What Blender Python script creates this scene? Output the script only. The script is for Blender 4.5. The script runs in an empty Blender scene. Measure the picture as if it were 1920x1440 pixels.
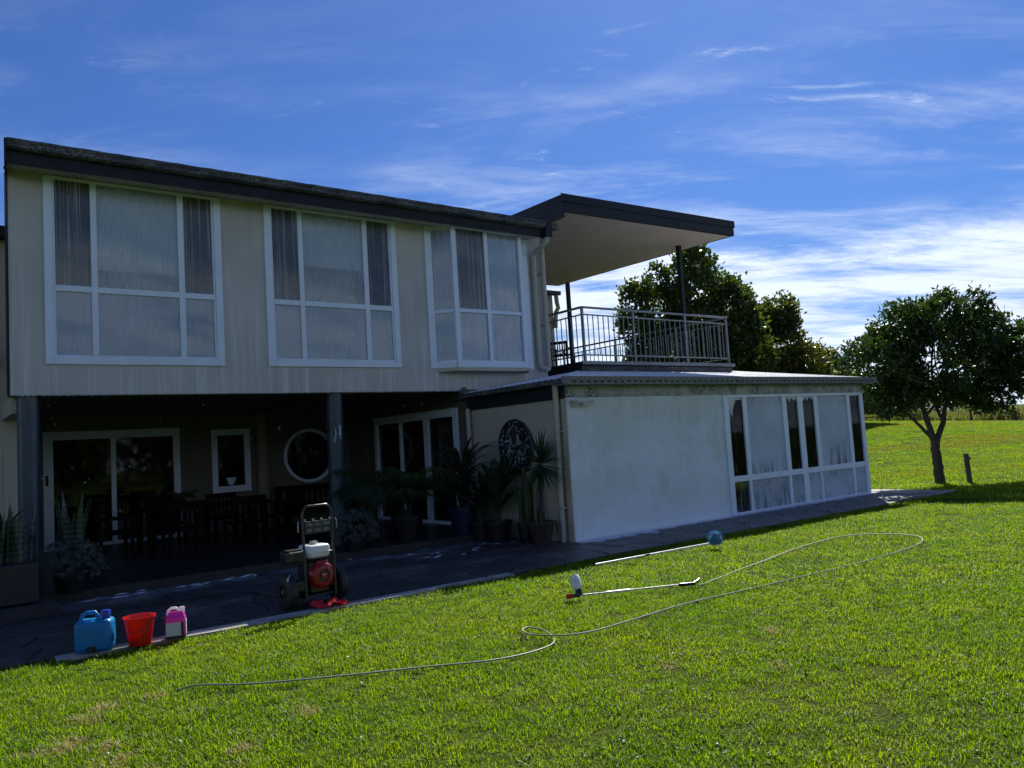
import bpy, math, random
import numpy as np
from mathutils import Vector, Matrix
random.seed(7); rng = np.random.default_rng(7)
sc = bpy.context.scene; col = sc.collection; R = math.radians

# ------------------------------------------------------------------ camera, sky, sun, exposure
PITCH, ROLL, AZ = R(4.3386), R(3.5499), R(52.834)
cam_d = bpy.data.cameras.new('camera'); cam = bpy.data.objects.new('camera', cam_d); col.objects.link(cam)
cam_d.sensor_fit = 'HORIZONTAL'; cam_d.sensor_width = 36; cam_d.lens = 27.824; cam_d.clip_start = .05; cam_d.clip_end = 5000
fw = Vector((0, math.cos(PITCH), math.sin(PITCH))); up0 = Vector((0, -math.sin(PITCH), math.cos(PITCH))); rt0 = Vector((1, 0, 0))
rt = rt0*math.cos(ROLL) - up0*math.sin(ROLL); up = rt0*math.sin(ROLL) + up0*math.cos(ROLL)
cm = Matrix((rt, up, -fw)).transposed().to_4x4(); cm.translation = (0, 0, 1.6); cam.matrix_world = cm
sc.camera = cam
SUN_AZ, SUN_EL = R(17.36), R(42.6)          # azimuth from +Y towards +X
wld = bpy.data.worlds.new('World'); sc.world = wld; wld.use_nodes = True
wn, wl = wld.node_tree.nodes, wld.node_tree.links; wn.clear()
def wnode(t, **k):
    n = wn.new(t)
    for a, v in k.items():
        if a.startswith('i_'): n.inputs[int(a[2:])].default_value = v
        else: setattr(n, a, v)
    return n
def wmath(op, a, b=None):
    n = wn.new('ShaderNodeMath'); n.operation = op
    for i, v in enumerate((a, b)):
        if v is None: continue
        if isinstance(v, (int, float)): n.inputs[i].default_value = v
        else: wl.new(v, n.inputs[i])
    return n.outputs[0]
sky = wnode('ShaderNodeTexSky', sky_type='NISHITA', sun_disc=False, sun_elevation=SUN_EL, sun_rotation=SUN_AZ, altitude=30, air_density=1.1, dust_density=.3, ozone_density=4)
tc = wnode('ShaderNodeTexCoord'); sep = wnode('ShaderNodeSeparateXYZ'); wl.new(tc.outputs['Generated'], sep.inputs[0])
zz = wmath('ADD', wmath('MAXIMUM', sep.outputs[2], .0), .16)
px_, py_ = wmath('DIVIDE', sep.outputs[0], zz), wmath('DIVIDE', sep.outputs[1], zz)
cmb = wnode('ShaderNodeCombineXYZ'); wl.new(px_, cmb.inputs[0]); wl.new(py_, cmb.inputs[1])
def cloud(rot, scl, off, nscale, detail, rough, dist):
    mp = wnode('ShaderNodeMapping'); mp.inputs['Rotation'].default_value = (0, 0, R(rot)); mp.inputs['Scale'].default_value = (*scl, 1); mp.inputs['Location'].default_value = (*off, 0)
    wl.new(cmb.outputs[0], mp.inputs[0])
    nz = wnode('ShaderNodeTexNoise'); nz.inputs['Scale'].default_value = nscale; nz.inputs['Detail'].default_value = detail
    nz.inputs['Roughness'].default_value = rough; nz.inputs['Distortion'].default_value = dist; wl.new(mp.outputs[0], nz.inputs['Vector'])
    return nz.outputs['Fac']
def ramp(v, a, b):
    m = wn.new('ShaderNodeMapRange'); m.interpolation_type = 'SMOOTHSTEP'; m.inputs['From Min'].default_value = a; m.inputs['From Max'].default_value = b
    wl.new(v, m.inputs['Value']); return m.outputs['Result']
big = cloud(-18, (.55, 1.25), (3.1, 1.7), .9, 3, .5, .3)
wisp = cloud(-24, (.7, 1.9), (6.1, 3.4), 2.3, 10, .66, .35)
wisp2 = cloud(20, (1.0, 2.2), (2.3, 9.2), 3.6, 9, .66, .5)
soft = cloud(-12, (.35, 1.0), (5.5, .6), .8, 7, .55, .5)
patchy = ramp(big, .36, .60)
w1_ = wmath('MULTIPLY', ramp(wisp, .40, .78), wmath('ADD', wmath('MULTIPLY', wmath('MULTIPLY', patchy, wmath('SUBTRACT', 1, ramp(sep.outputs[2], .22, .52))), .52), .05))       # drifting cirrus streaks
w2_ = wmath('MULTIPLY', ramp(wisp2, .58, .80), wmath('MULTIPLY', ramp(big, .42, .58), .8))          # torn flecks
lowm = wmath('SUBTRACT', 1, ramp(sep.outputs[2], .12, .36))                                            # the bank thickens towards the horizon
bank = ramp(wmath('ADD', wmath('MULTIPLY', soft, .75), wmath('ADD', wmath('MULTIPLY', wisp, .25), wmath('MULTIPLY', lowm, .42))), .60, .88)
cf = wmath('MINIMUM', wmath('ADD', wmath('MULTIPLY', wmath('MULTIPLY', bank, ramp(wisp, .25, .62)), .97), wmath('ADD', w1_, w2_)), .95)
mixc = wnode('ShaderNodeMix', data_type='RGBA'); wl.new(cf, mixc.inputs['Factor']); 
tint = wnode('ShaderNodeMix', data_type='RGBA', blend_type='MULTIPLY'); tint.inputs['Factor'].default_value = 1
wl.new(sky.outputs[0], tint.inputs['A']); tint.inputs['B'].default_value = (.33, .51, .87, 1)
wl.new(tint.outputs['Result'], mixc.inputs['A']); mixc.inputs['B'].default_value = (8.6, 9.6, 11.2, 1)
bg = wnode('ShaderNodeBackground'); bg.inputs['Strength'].default_value = .06; wl.new(mixc.outputs['Result'], bg.inputs['Color'])
wo = wnode('ShaderNodeOutputWorld'); wl.new(bg.outputs[0], wo.inputs[0])
sd = bpy.data.lights.new('sun', 'SUN'); sd.energy = 5.0; sd.angle = R(.53); sd.color = (1, .955, .87)
sun = bpy.data.objects.new('sun', sd); col.objects.link(sun)
sdir = Vector((math.sin(SUN_AZ)*math.cos(SUN_EL), math.cos(SUN_AZ)*math.cos(SUN_EL), math.sin(SUN_EL)))
sun.rotation_euler = sdir.to_track_quat('Z', 'Y').to_euler(); sun.location = (6, 30, 30)
vs = sc.view_settings; vs.view_transform = 'Standard'; vs.look = 'None'; vs.gamma = 1; vs.exposure = 0.84; vs.use_curve_mapping = False
sc.cycles.use_denoising = True; sc.cycles.max_bounces = 8; sc.cycles.transparent_max_bounces = 16
sc.cycles.sample_clamp_indirect = 4

# ------------------------------------------------------------------ helpers
C1 = Vector((.846, 12.541, 0)); E1 = Vector((math.sin(AZ), math.cos(AZ), 0)); E2 = Vector((-math.cos(AZ), math.sin(AZ), 0))
HROT = R(90) - AZ
def W(a, b, z=0): return C1 + E1*a + E2*b + Vector((0, 0, z))       # house coordinates -> world
def toloc(x, y): d = Vector((x, y, 0)) - C1; return d.dot(E1), d.dot(E2)
class MB:
    def __init__(s): s.v = []; s.f = []
    def add(s, vs, fs):
        n = len(s.v); s.v += [tuple(p) for p in vs]; s.f += [tuple(i+n for i in f) for f in fs]; return s
    def box(s, x0, x1, y0, y1, z0, z1):
        return s.add([(x, y, z) for x in (x0, x1) for y in (y0, y1) for z in (z0, z1)],
                     [(0,1,3,2),(4,6,7,5),(0,4,5,1),(2,3,7,6),(0,2,6,4),(1,5,7,3)])
    def obox(s, c, ax, ay, az):     # oriented box: centre and half axes
        c, ax, ay, az = map(Vector, (c, ax, ay, az))
        return s.add([c+ax*i+ay*j+az*k for i in (-1,1) for j in (-1,1) for k in (-1,1)], [(0,1,3,2),(4,6,7,5),(0,4,5,1),(2,3,7,6),(0,2,6,4),(1,5,7,3)])
    def tube(s, pts, r, n=10, cap=True):
        pts = [Vector(p) for p in pts]; rs = r if isinstance(r, (list, tuple)) else [r]*len(pts)
        base = len(s.v); prev = None
        for i, p in enumerate(pts):
            t = (pts[min(i+1, len(pts)-1)] - pts[max(i-1, 0)]).normalized()
            if prev is None: a = t.orthogonal().normalized()
            else:
                a = prev - t*prev.dot(t); a = a.normalized() if a.length > 1e-6 else t.orthogonal().normalized()
            prev = a; b = t.cross(a)
            for k in range(n):
                an = 2*math.pi*k/n; s.v.append(tuple(p + (a*math.cos(an) + b*math.sin(an))*rs[i]))
        for i in range(len(pts)-1):
            for k in range(n):
                k2 = (k+1) % n; s.f.append((base+i*n+k, base+i*n+k2, base+(i+1)*n+k2, base+(i+1)*n+k))
        if cap:
            s.f.append(tuple(base+k for k in range(n))[::-1]); s.f.append(tuple(base+(len(pts)-1)*n+k for k in range(n)))
        return s
    def lathe(s, prof, n=24, c=(0,0,0), sy=1.0):     # (r, z) profile round z
        base = len(s.v)
        for r, z in prof:
            for k in range(n):
                an = 2*math.pi*k/n; s.v.append((c[0]+r*math.cos(an), c[1]+r*math.sin(an)*sy, c[2]+z))
        for i in range(len(prof)-1):
            for k in range(n):
                k2 = (k+1) % n; s.f.append((base+i*n+k, base+i*n+k2, base+(i+1)*n+k2, base+(i+1)*n+k))
        return s
    def poly(s, outline, z0, z1, inset=0, drop=0):        # prism from a convex outline, top edge eased
        n = len(outline); cx = sum(p[0] for p in outline)/n; cy = sum(p[1] for p in outline)/n
        def sh(p, d):
            l = math.hypot(p[0]-cx, p[1]-cy) or 1; return (cx+(p[0]-cx)*(1-d/l), cy+(p[1]-cy)*(1-d/l))
        rings = [[(p[0], p[1], z0) for p in outline], [(p[0], p[1], z1-drop) for p in outline]]
        if inset: rings.append([(*sh(p, inset), z1) for p in outline])
        vs = [p for r in rings for p in r]; fs = []
        for i in range(len(rings)-1):
            for k in range(n): fs.append((i*n+k, i*n+(k+1) % n, (i+1)*n+(k+1) % n, (i+1)*n+k))
        fs.append(tuple((len(rings)-1)*n+k for k in range(n))); return s.add(vs, fs)
    def strap(s, base, az, lean, L, w, droop=.6, n=6, fold=.25, tip=.05, mid=.5):   # arching blade leaf
        p = Vector(base); ang = lean; h = Vector((math.cos(az), math.sin(az), 0)); side = Vector((-math.sin(az), math.cos(az), 0)); vs = []
        for i in range(n+1):
            t = i/n; ww = w*max(tip, (min(1, .45+t/mid*.55) if t < mid else 1-((t-mid)/(1-mid))**1.6))/2
            d = h*math.sin(ang) + Vector((0,0,1))*math.cos(ang); nrm = h*math.cos(ang) - Vector((0,0,1))*math.sin(ang)
            vs += [p - side*ww, p + nrm*ww*fold, p + side*ww]
            p = p + d*(L/n); ang += droop/n*(.4+1.2*t)
        fs = []
        for i in range(n): fs += [(i*3, i*3+1, i*3+4, i*3+3), (i*3+1, i*3+2, i*3+5, i*3+4)]
        return s.add(vs, fs)
    def build(s, name, mat, parent=None, smooth=False, bevel=0, label=None, kind=None):
        me = bpy.data.meshes.new(name); me.from_pydata(s.v, [], s.f); me.validate(); me.update()
        return link(name, me, mat, parent, smooth, bevel, label, kind)
def link(name, me, mat, parent=None, smooth=False, bevel=0, label=None, kind=None):
    if mat and not me.materials: me.materials.append(mat)
    if smooth: me.polygons.foreach_set('use_smooth', [True]*len(me.polygons))
    o = bpy.data.objects.new(name, me); col.objects.link(o)
    if parent: o.parent = parent
    if bevel:
        m = o.modifiers.new('bevel', 'BEVEL'); m.width = bevel; m.segments = 3; m.limit_method = 'ANGLE'; m.angle_limit = R(40)
    if smooth:
        try: me.set_sharp_from_angle(angle=R(40))
        except Exception: pass
    if label: o['label'] = label
    if kind: o['kind'] = kind
    return o
def thing(name, label, cat, loc=(0,0,0), rz=0, group=None):
    o = bpy.data.objects.new(name, None); col.objects.link(o); o.location = loc; o.rotation_euler = (0,0,rz); o.empty_display_size = .2
    return tag(o, label, cat, group)
def tag(o, label, cat, group=None):
    o['label'] = label; o['category'] = cat
    if group: o['group'] = group
    return o
def struct(o): o['kind'] = 'structure'; return o
def copy_tree(o, parent=None):
    c = o.copy(); col.objects.link(c); c.parent = parent
    for ch in list(o.children): copy_tree(ch, c)
    return c

# ------------------------------------------------------------------ materials
class NT:
    def __init__(s, name):
        s.m = bpy.data.materials.new(name); s.m.use_nodes = True; s.n = s.m.node_tree.nodes; s.l = s.m.node_tree.links; s.n.clear()
        s.out = s.n.new('ShaderNodeOutputMaterial'); s.tc = s.n.new('ShaderNodeTexCoord')
    def set(s, sock, v):
        if isinstance(v, bpy.types.NodeSocket): s.l.new(v, sock)
        elif isinstance(v, (tuple, list)) and len(v) == 3 and sock.type == 'RGBA': sock.default_value = (*v, 1)
        else: sock.default_value = v
    def noise(s, scale=5, stretch=(1,1,1), detail=5, rough=.55, dist=0, off=(0,0,0), coord='Object', voro=False):
        mp = s.n.new('ShaderNodeMapping'); mp.inputs['Scale'].default_value = stretch; mp.inputs['Location'].default_value = off
        s.l.new(s.tc.outputs[coord], mp.inputs[0])
        if voro:
            t = s.n.new('ShaderNodeTexVoronoi'); t.feature = 'DISTANCE_TO_EDGE'; t.inputs['Scale'].default_value = scale; s.l.new(mp.outputs[0], t.inputs['Vector']); return t.outputs['Distance']
        t = s.n.new('ShaderNodeTexNoise'); t.inputs['Scale'].default_value = scale; t.inputs['Detail'].default_value = detail
        t.inputs['Roughness'].default_value = rough; t.inputs['Distortion'].default_value = dist; s.l.new(mp.outputs[0], t.inputs['Vector']); return t.outputs['Fac']
    def rng(s, v, a, b, lo=0., hi=1.):
        m = s.n.new('ShaderNodeMapRange'); m.interpolation_type = 'SMOOTHSTEP'
        for k, x in (('From Min', a), ('From Max', b), ('To Min', lo), ('To Max', hi)): m.inputs[k].default_value = x
        s.l.new(v, m.inputs['Value']); return m.outputs['Result']
    def math(s, op, a, b=0.):
        m = s.n.new('ShaderNodeMath'); m.operation = op; s.set(m.inputs[0], a); s.set(m.inputs[1], b); return m.outputs[0]
    def mix(s, f, a, b, mode='MIX'):
        m = s.n.new('ShaderNodeMix'); m.data_type = 'RGBA'; m.blend_type = mode; s.set(m.inputs['Factor'], f); s.set(m.inputs['A'], a); s.set(m.inputs['B'], b); return m.outputs['Result']
    def xyz(s, coord='Object'):
        q = s.n.new('ShaderNodeSeparateXYZ'); s.l.new(s.tc.outputs[coord], q.inputs[0]); return q.outputs
    def bump(s, h, strength=.3, dist=.01):
        b = s.n.new('ShaderNodeBump'); b.inputs['Strength'].default_value = strength; b.inputs['Distance'].default_value = dist; s.l.new(h, b.inputs['Height']); return b.outputs[0]
    def bsdf(s, col, rough=.5, metal=0., normal=None, spec=.5, coat=0., sheen=0.):
        b = s.n.new('ShaderNodeBsdfPrincipled'); s.set(b.inputs['Base Color'], col); s.set(b.inputs['Roughness'], rough); s.set(b.inputs['Metallic'], metal)
        b.inputs['Specular IOR Level'].default_value = spec; b.inputs['Coat Weight'].default_value = coat
        if normal: s.l.new(normal, b.inputs['Normal'])
        return b.outputs[0]
    def shader(s, t, **k):
        n = s.n.new(t)
        for a, v in k.items(): s.set(n.inputs[a], v)
        return n.outputs[0]
    def mixs(s, f, a, b):
        m = s.n.new('ShaderNodeMixShader'); s.set(m.inputs[0], f); s.l.new(a, m.inputs[1]); s.l.new(b, m.inputs[2]); return m.outputs[0]
    def done(s, sh): s.l.new(sh, s.out.inputs[0]); return s.m
def sc3(c, k): return tuple(min(1, x*k) for x in c)
def plain(name, c, rough=.5, metal=0., var=.25, scale=8, bump=0., bscale=60, spec=.5, coat=0., stretch=(1,1,1)):
    t = NT(name); n = t.noise(scale, stretch); colr = t.mix(t.rng(n, .3, .75), c, sc3(c, 1-var))
    n2 = t.noise(scale*7, stretch); r = t.rng(n2, .3, .7, max(.02, rough-.08), min(1, rough+.1))
    return t.done(t.bsdf(colr, r, metal, t.bump(t.noise(bscale, detail=3), bump, .004) if bump else None, spec, coat))

def m_render(name, c, streak, moss=None, zone=None):       # painted render, streaked by washing water
    t = NT(name); x, y, z = t.xyz()
    g = t.noise(1.2, detail=4); st = t.noise(9, (1, 1, .035), detail=6, rough=.7); st2 = t.noise(28, (1, 1, .03), detail=3)
    base = t.mix(t.rng(g, .35, .7), c, sc3(c, .86))
    f = t.math('MULTIPLY', t.rng(st, .42, .68), t.rng(st2, .35, .7))
    if zone: f = t.math('MULTIPLY', f, t.rng(z, zone[0], zone[1], .12, 1))
    base = t.mix(t.math('MULTIPLY', f, streak), base, (.74, .76, .78))
    grime = t.math('MULTIPLY', t.rng(t.noise(14, (1, 1, .06), off=(9, 3, 1)), .56, .75), .35)
    base = t.mix(grime, base, sc3(c, .55))
    if moss:
        spots = t.rng(t.noise(30, detail=7, rough=.8), .46, .55); zone = t.rng(z, moss[0], moss[1])
        big = t.rng(t.noise(2.3, off=(4, 0, 2)), .38, .62)
        base = t.mix(t.math('MULTIPLY', t.math('MULTIPLY', spots, zone), big), base, (.02, .022, .02))
    return t.done(t.bsdf(base, .62, normal=t.bump(t.noise(160, detail=2), .12, .003)))
def m_pane(name, soap, sscale=(1,1,.05), smin=.45, smax=.75, refl=1.0, blotch=.5, tint=(.75,.8,.82), soapc=(.62,.66,.70), droplets=.3, base=0.):
    t = NT(name); st = t.noise(22, sscale, detail=6, rough=.65, dist=.15); bl = t.noise(2.0, (1, 1, .7), detail=5, off=(3, 1, 7)); dr = t.noise(130, (1, 1, .35), detail=2)
    f = t.math('MULTIPLY', t.rng(st, smin, smax), t.rng(bl, .25, .7, 1-blotch, 1))
    f = t.math('ADD', f, t.math('MULTIPLY', t.rng(dr, .55, .7), droplets)); f = t.math('MINIMUM', t.math('ADD', t.math('MULTIPLY', f, soap), base), .96)
    lw = t.n.new('ShaderNodeFresnel'); lw.inputs['IOR'].default_value = 1.52
    g = t.mixs(t.math('MINIMUM', t.math('MULTIPLY', lw.outputs[0], 1.8*refl), 1.0), t.shader('ShaderNodeBsdfTransparent', Color=tint), t.shader('ShaderNodeBsdfGlossy', Color=(.95,.97,1), Roughness=.03))
    s = t.mixs(.25, t.shader('ShaderNodeBsdfDiffuse', Color=soapc), t.shader('ShaderNodeBsdfTranslucent', Color=soapc))
    return t.done(t.mixs(f, g, s))
def m_leaf(name, c, c2, trans=.45, rough=.35):
    t = NT(name); n = t.noise(1.1, detail=3, coord='Object'); n2 = t.noise(17, detail=2)
    cc = t.mix(t.rng(n, .35, .65), c, c2); cc = t.mix(t.rng(n2, .35, .7, 0, .5), cc, sc3(c2, .55))
    tr = t.mix(1., cc, (1.5, 1.7, .5), 'MULTIPLY')
    return t.done(t.mixs(trans, t.bsdf(cc, rough, spec=.4), t.shader('ShaderNodeBsdfTranslucent', Color=tr)))

M = {}
M['cream'] = m_render('cream_render', (.48, .48, .45), .75, zone=(5.0, 3.0))
M['shaded_cream'] = m_render('shaded_cream_render', (.115, .11, .088), .03)  # house cream darkened, the porch's shade is put into the colour
M['side'] = m_render('dry_render', (.46, .425, .335), .05)
t = NT('annex_render'); x, y, z = t.xyz(); b1 = t.noise(.8, (1, 1, 1.6), detail=6, rough=.6); b2 = t.noise(2.4, (1, 1, .8), detail=6, off=(4, 2, 8)); ss = t.noise(5, (1, 1, .12), detail=6, rough=.7); s2 = t.noise(17, (1, 1, .05), detail=3)
c = t.mix(t.rng(b1, .36, .62), (.62, .70, .78), (.54, .60, .60)); c = t.mix(t.rng(b2, .5, .7, 0, .55), c, (.44, .47, .43)); c = t.mix(t.math('MULTIPLY', t.rng(ss, .5, .66), .5), c, (.66, .72, .78))
c = t.mix(t.math('MULTIPLY', t.rng(s2, .56, .68), t.rng(b2, .35, .6, .05, .5)), c, (.74, .80, .86)); s3 = t.noise(7, (1, 1, .09), detail=6, rough=.75, off=(11, 0, 3)); c = t.mix(t.math('MULTIPLY', t.rng(s3, .55, .72), t.rng(b1, .4, .6, .05, .4)), c, (.42, .45, .40)); low = t.math('MULTIPLY', t.rng(t.math('ADD', z, t.math('MULTIPLY', ss, 1.3)), 1.45, .55), .75); c = t.mix(low, c, (.70, .77, .86))
M['annex'] = t.done(t.bsdf(c, .6, normal=t.bump(t.noise(160, detail=2), .1, .003)))
M['annex_fascia'] = m_render('annex_fascia', (.36, .40, .41), .5, moss=(1.6, 2.2))
M['white'] = plain('white_frame', (.64, .74, .86), .35, var=.08, scale=3)
M['dark'] = plain('dark_gutter', (.016, .020, .030), .5, var=.4, scale=5, spec=.2)
t = NT('mossy_gutter'); x, y, z = t.xyz(); n = t.noise(30, (1, 1, 1.6), detail=7, rough=.75); b = t.noise(3, (1, 1, 3), detail=5)
M['mossy'] = t.done(t.bsdf(t.mix(t.math('MULTIPLY', t.rng(n, .45, .62), t.rng(b, .35, .6)), (.026, .030, .038), (.22, .215, .19)), .7, normal=t.bump(n, .5, .01)))
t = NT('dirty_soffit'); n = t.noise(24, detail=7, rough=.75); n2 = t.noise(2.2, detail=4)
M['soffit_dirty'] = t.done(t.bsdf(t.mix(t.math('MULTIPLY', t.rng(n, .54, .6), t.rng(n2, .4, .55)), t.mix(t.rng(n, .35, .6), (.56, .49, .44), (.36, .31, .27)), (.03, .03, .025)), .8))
M['shaded_lining'] = plain('porch_lining', (.09, .083, .07), .6)  # ceiling coloured dark to deepen the shade under the porch
M['soffit'] = plain('canopy_lining', (.50, .43, .45), .6, var=.12, scale=2)
M['column'] = plain('column_paint', (.020, .050, .075), .35, var=.3, scale=4, stretch=(1, 1, .2))
M['beigecol'] = plain('pilaster_paint', (.22, .205, .15), .55, var=.15)
M['pipe'] = plain('pipe_paint', (.42, .40, .34), .45, var=.15, scale=4, stretch=(1, 1, .3))
t = NT('roof_sheet'); n = t.noise(5, (1, .1, 1), detail=5)
M['roof_sheet'] = t.done(t.bsdf(t.mix(t.rng(n, .4, .7), (.82, .83, .84), (.66, .67, .68)), t.rng(n, .3, .7, .28, .45), .0))
t = NT('annex_gutter'); n = t.noise(34, detail=6, rough=.7)
M['annex_gutter'] = t.done(t.bsdf(t.mix(t.rng(n, .5, .62), (.19, .20, .185), (.035, .036, .034)), .7))
M['rail'] = plain('galvanised_rail', (.20, .23, .25), .4, .5, var=.35, scale=9)
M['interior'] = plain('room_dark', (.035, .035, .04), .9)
M['blind'] = plain('roller_blind', (.84, .88, .88), .9, var=.06, scale=1.5)
M['curtain'] = plain('sheer_curtain', (.34, .35, .38), .9, var=.12, scale=2, stretch=(8, 8, .1))
M['curtain_dark'] = plain('dark_curtain', (.09, .085, .09), .9, var=.3, scale=2, stretch=(8, 8, .1))
M['glass_up'] = m_pane('wet_glass', .45, sscale=(1.3, 1.3, .045), smin=.34, smax=.72, blotch=.85, soapc=(.54, .65, .78), base=.34, droplets=.2)
M['glass_blind'] = m_pane('misted_glass', .45, sscale=(.8, .8, .06), smin=.4, smax=.8, blotch=.7, soapc=(.58, .67, .74), droplets=.2, base=.30, tint=(.95, .97, .98), refl=.6)
M['glass_dark'] = m_pane('streaked_glass', .8, sscale=(3.2, 3.2, .02), smin=.52, smax=.62, blotch=.6, base=.16, refl=.5, droplets=.45, tint=(.22, .25, .28), soapc=(.52, .58, .64))
M['glass_clean'] = m_pane('clean_glass', .06, refl=.36, tint=(.4, .42, .45))
def m_foam(name, zc, zt, thin=1.0):        # glass under drying foam: plumes rinsed clear from below, specks near the head
    t = NT(name); x, y, z = t.xyz(); pl = t.noise(7, (1, 1, .16), detail=7, rough=.65, dist=.2); sp = t.noise(34, detail=6, rough=.75); cl = t.noise(1.6, detail=5, off=(5, 2, 1)); dr = t.noise(120, (1, 1, .4), detail=2)
    clear = t.math('MULTIPLY', t.rng(pl, .47, .60), t.rng(t.math('ADD', z, t.math('MULTIPLY', cl, .9)), zc+.95, zc+.35)); clear = t.math('MAXIMUM', clear, t.math('MULTIPLY', t.rng(sp, .52, .58), t.rng(z, zt-.28, zt-.02)))
    f = t.math('MULTIPLY', t.math('SUBTRACT', t.rng(cl, .25, .65, .72, .95), t.math('MULTIPLY', clear, .62)), thin); f = t.math('ADD', f, t.math('MULTIPLY', t.rng(dr, .5, .7), .06))
    g = t.mixs(.04, t.shader('ShaderNodeBsdfTransparent', Color=(.5, .54, .58)), t.shader('ShaderNodeBsdfGlossy', Color=(.9, .95, 1.), Roughness=.05)); d = t.mixs(.15, t.shader('ShaderNodeBsdfDiffuse', Color=(.60, .68, .77)), t.shader('ShaderNodeBsdfTranslucent', Color=(.5, .57, .65)))
    return t.done(t.mixs(f, g, d))
M['glass_foam'] = m_foam('foamed_glass', .74, 2.22); M['glass_foam_low'] = m_foam('foamed_low_glass', -.2, .63, .95); M['glass_foam_thin'] = m_foam('thin_foam_glass', .15, .63, .8)
M['glass_narrow'] = m_pane('narrow_glass', .22, sscale=(.3, .3, .12), smin=.5, smax=.85, refl=.14, tint=(.10, .12, .14), droplets=.05)

# ------------------------------------------------------------------ ground
def terrain(x, y):
    s = min(1, max(0, (y-24)/36)); s = s*s*(3-2*s)
    far = 1.62 - .058*(min(40, max(20, x))-27)
    return s*far + max(0, y-70)*.012 - .02
nx, ny = 90, 100
xs = np.sign(np.linspace(-1, 1, nx))*np.abs(np.linspace(-1, 1, nx))**2.2*700
ys = np.concatenate([np.linspace(-250, -8, 14), np.linspace(-6, 70, 70), np.geomspace(75, 1800, 16)])
gv = [(x, y, terrain(x, y)) for y in ys for x in xs]
gf = [(j*nx+i, j*nx+i+1, (j+1)*nx+i+1, (j+1)*nx+i) for j in range(len(ys)-1) for i in range(nx-1)]
t = NT('lawn_ground'); n1 = t.noise(.12, (1, 2.2, 1), detail=4); n2 = t.noise(2.2, detail=5); n3 = t.noise(40, detail=4)
c = t.mix(t.rng(n1, .35, .65), (.055, .095, .010), (.085, .10, .014)); c = t.mix(t.rng(n2, .4, .7, 0, .5), c, (.035, .06, .008)); c = t.mix(t.rng(n3, .4, .65, 0, .7), c, (.016, .024, .006))
M['ground'] = t.done(t.bsdf(c, 1.0, normal=t.bump(n3, .8, .05), spec=.05))
struct(MB().add(gv, gf).build('lawn', M['ground'], smooth=True))
# paved path and patio, stamped stone by stone, in the house frame
def frame(name, kind=None):
    pass
def clip(poly, nx_, ny_, d):
    out = []
    for i in range(len(poly)):
        p, q = poly[i], poly[(i+1) % len(poly)]; dp = p[0]*nx_+p[1]*ny_-d; dq = q[0]*nx_+q[1]*ny_-d
        if dp <= 0: out.append(p)
        if dp*dq < 0: k = dp/(dp-dq); out.append((p[0]+(q[0]-p[0])*k, p[1]+(q[1]-p[1])*k))
    return out
def cells(x0, x1, y0, y1, s, gap):
    gx, gy = max(1, round((x1-x0)/s)), max(1, round((y1-y0)/s)); pts = {}
    for i in range(-1, gx+1):
        for j in range(-1, gy+1): pts[i, j] = (x0+(i+.5+random.uniform(-.42, .42))*(x1-x0)/gx, y0+(j+.5+random.uniform(-.38, .38))*(y1-y0)/gy)
    res = []
    for i in range(-1, gx+1):
        for j in range(-1, gy+1):
            p = pts[i, j]; poly = [(x0, y0), (x1, y0), (x1, y1), (x0, y1)]
            for di in range(-2, 3):
                for dj in range(-2, 3):
                    q = pts.get((i+di, j+dj))
                    if q is None or (di == 0 and dj == 0): continue
                    dx, dy = q[0]-p[0], q[1]-p[1]; l = math.hypot(dx, dy); dx /= l; dy /= l
                    poly = clip(poly, dx, dy, p[0]*dx+p[1]*dy+l/2-gap/2)
                    if len(poly) < 3: break
                if len(poly) < 3: break
            if len(poly) >= 3 and abs(sum(poly[q-1][0]*poly[q][1]-poly[q][0]*poly[q-1][1] for q in range(len(poly))))/2 > .012: res.append(poly)
    return res
t = NT('stamped_stone'); n = t.noise(3.5, detail=6, rough=.65); nb = t.noise(18, (1, 2.2, 1), detail=6, rough=.7); wet = t.noise(.9, detail=4, off=(2, 5, 0)); oi = t.n.new('ShaderNodeObjectInfo')
x, y, z = t.xyz()
wetm = t.math('MULTIPLY', t.rng(wet, .30, .55, .55, 1), t.rng(x, -1.0, 2.5, 1, .30))           # washing water lies from the porch to the middle of the annex
c = t.mix(t.rng(n, .3, .7), (.27, .26, .245), (.42, .405, .375)); c = t.mix(t.rng(nb, .45, .65, 0, .8), c, (.10, .097, .094)); vr = t.noise(5.5, (1, 1.4, 1), voro=True); c = t.mix(t.rng(vr, .02, .05, .75, 0), c, (.05, .05, .05))
rnd = t.math('MULTIPLY', oi.outputs['Random'], .35); c = t.mix(rnd, c, (.15, .14, .15))
cw = t.mix(1., c, (.20, .20, .22), 'MULTIPLY'); c = t.mix(wetm, c, cw)
M['stone'] = t.done(t.bsdf(c, t.rng(wetm, 0, 1, .75, .30), normal=t.bump(nb, 1.0, .03)))
M['kerb'] = plain('kerb_concrete', (.40, .385, .35), .85, var=.35, scale=6, bump=.4)
M['mortar'] = plain('dark_joint', (.035, .034, .033), .9)
path = struct(MB().add([(-12,-1.46,.0),(9.9,-1.46,.0),(9.9,.9,.0),(-12,.9,.0),(-12,-1.46,-.2),(9.9,-1.46,-.2),(9.9,.9,-.2),(-12,.9,-.2)], [(0,1,2,3),(0,4,5,1),(1,5,6,2)]).box(-12, 0, .9, 1.75, -.2, .0).build('path', M['mortar']))
path.location = C1; path.rotation_euler = (0, 0, HROT)
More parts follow.
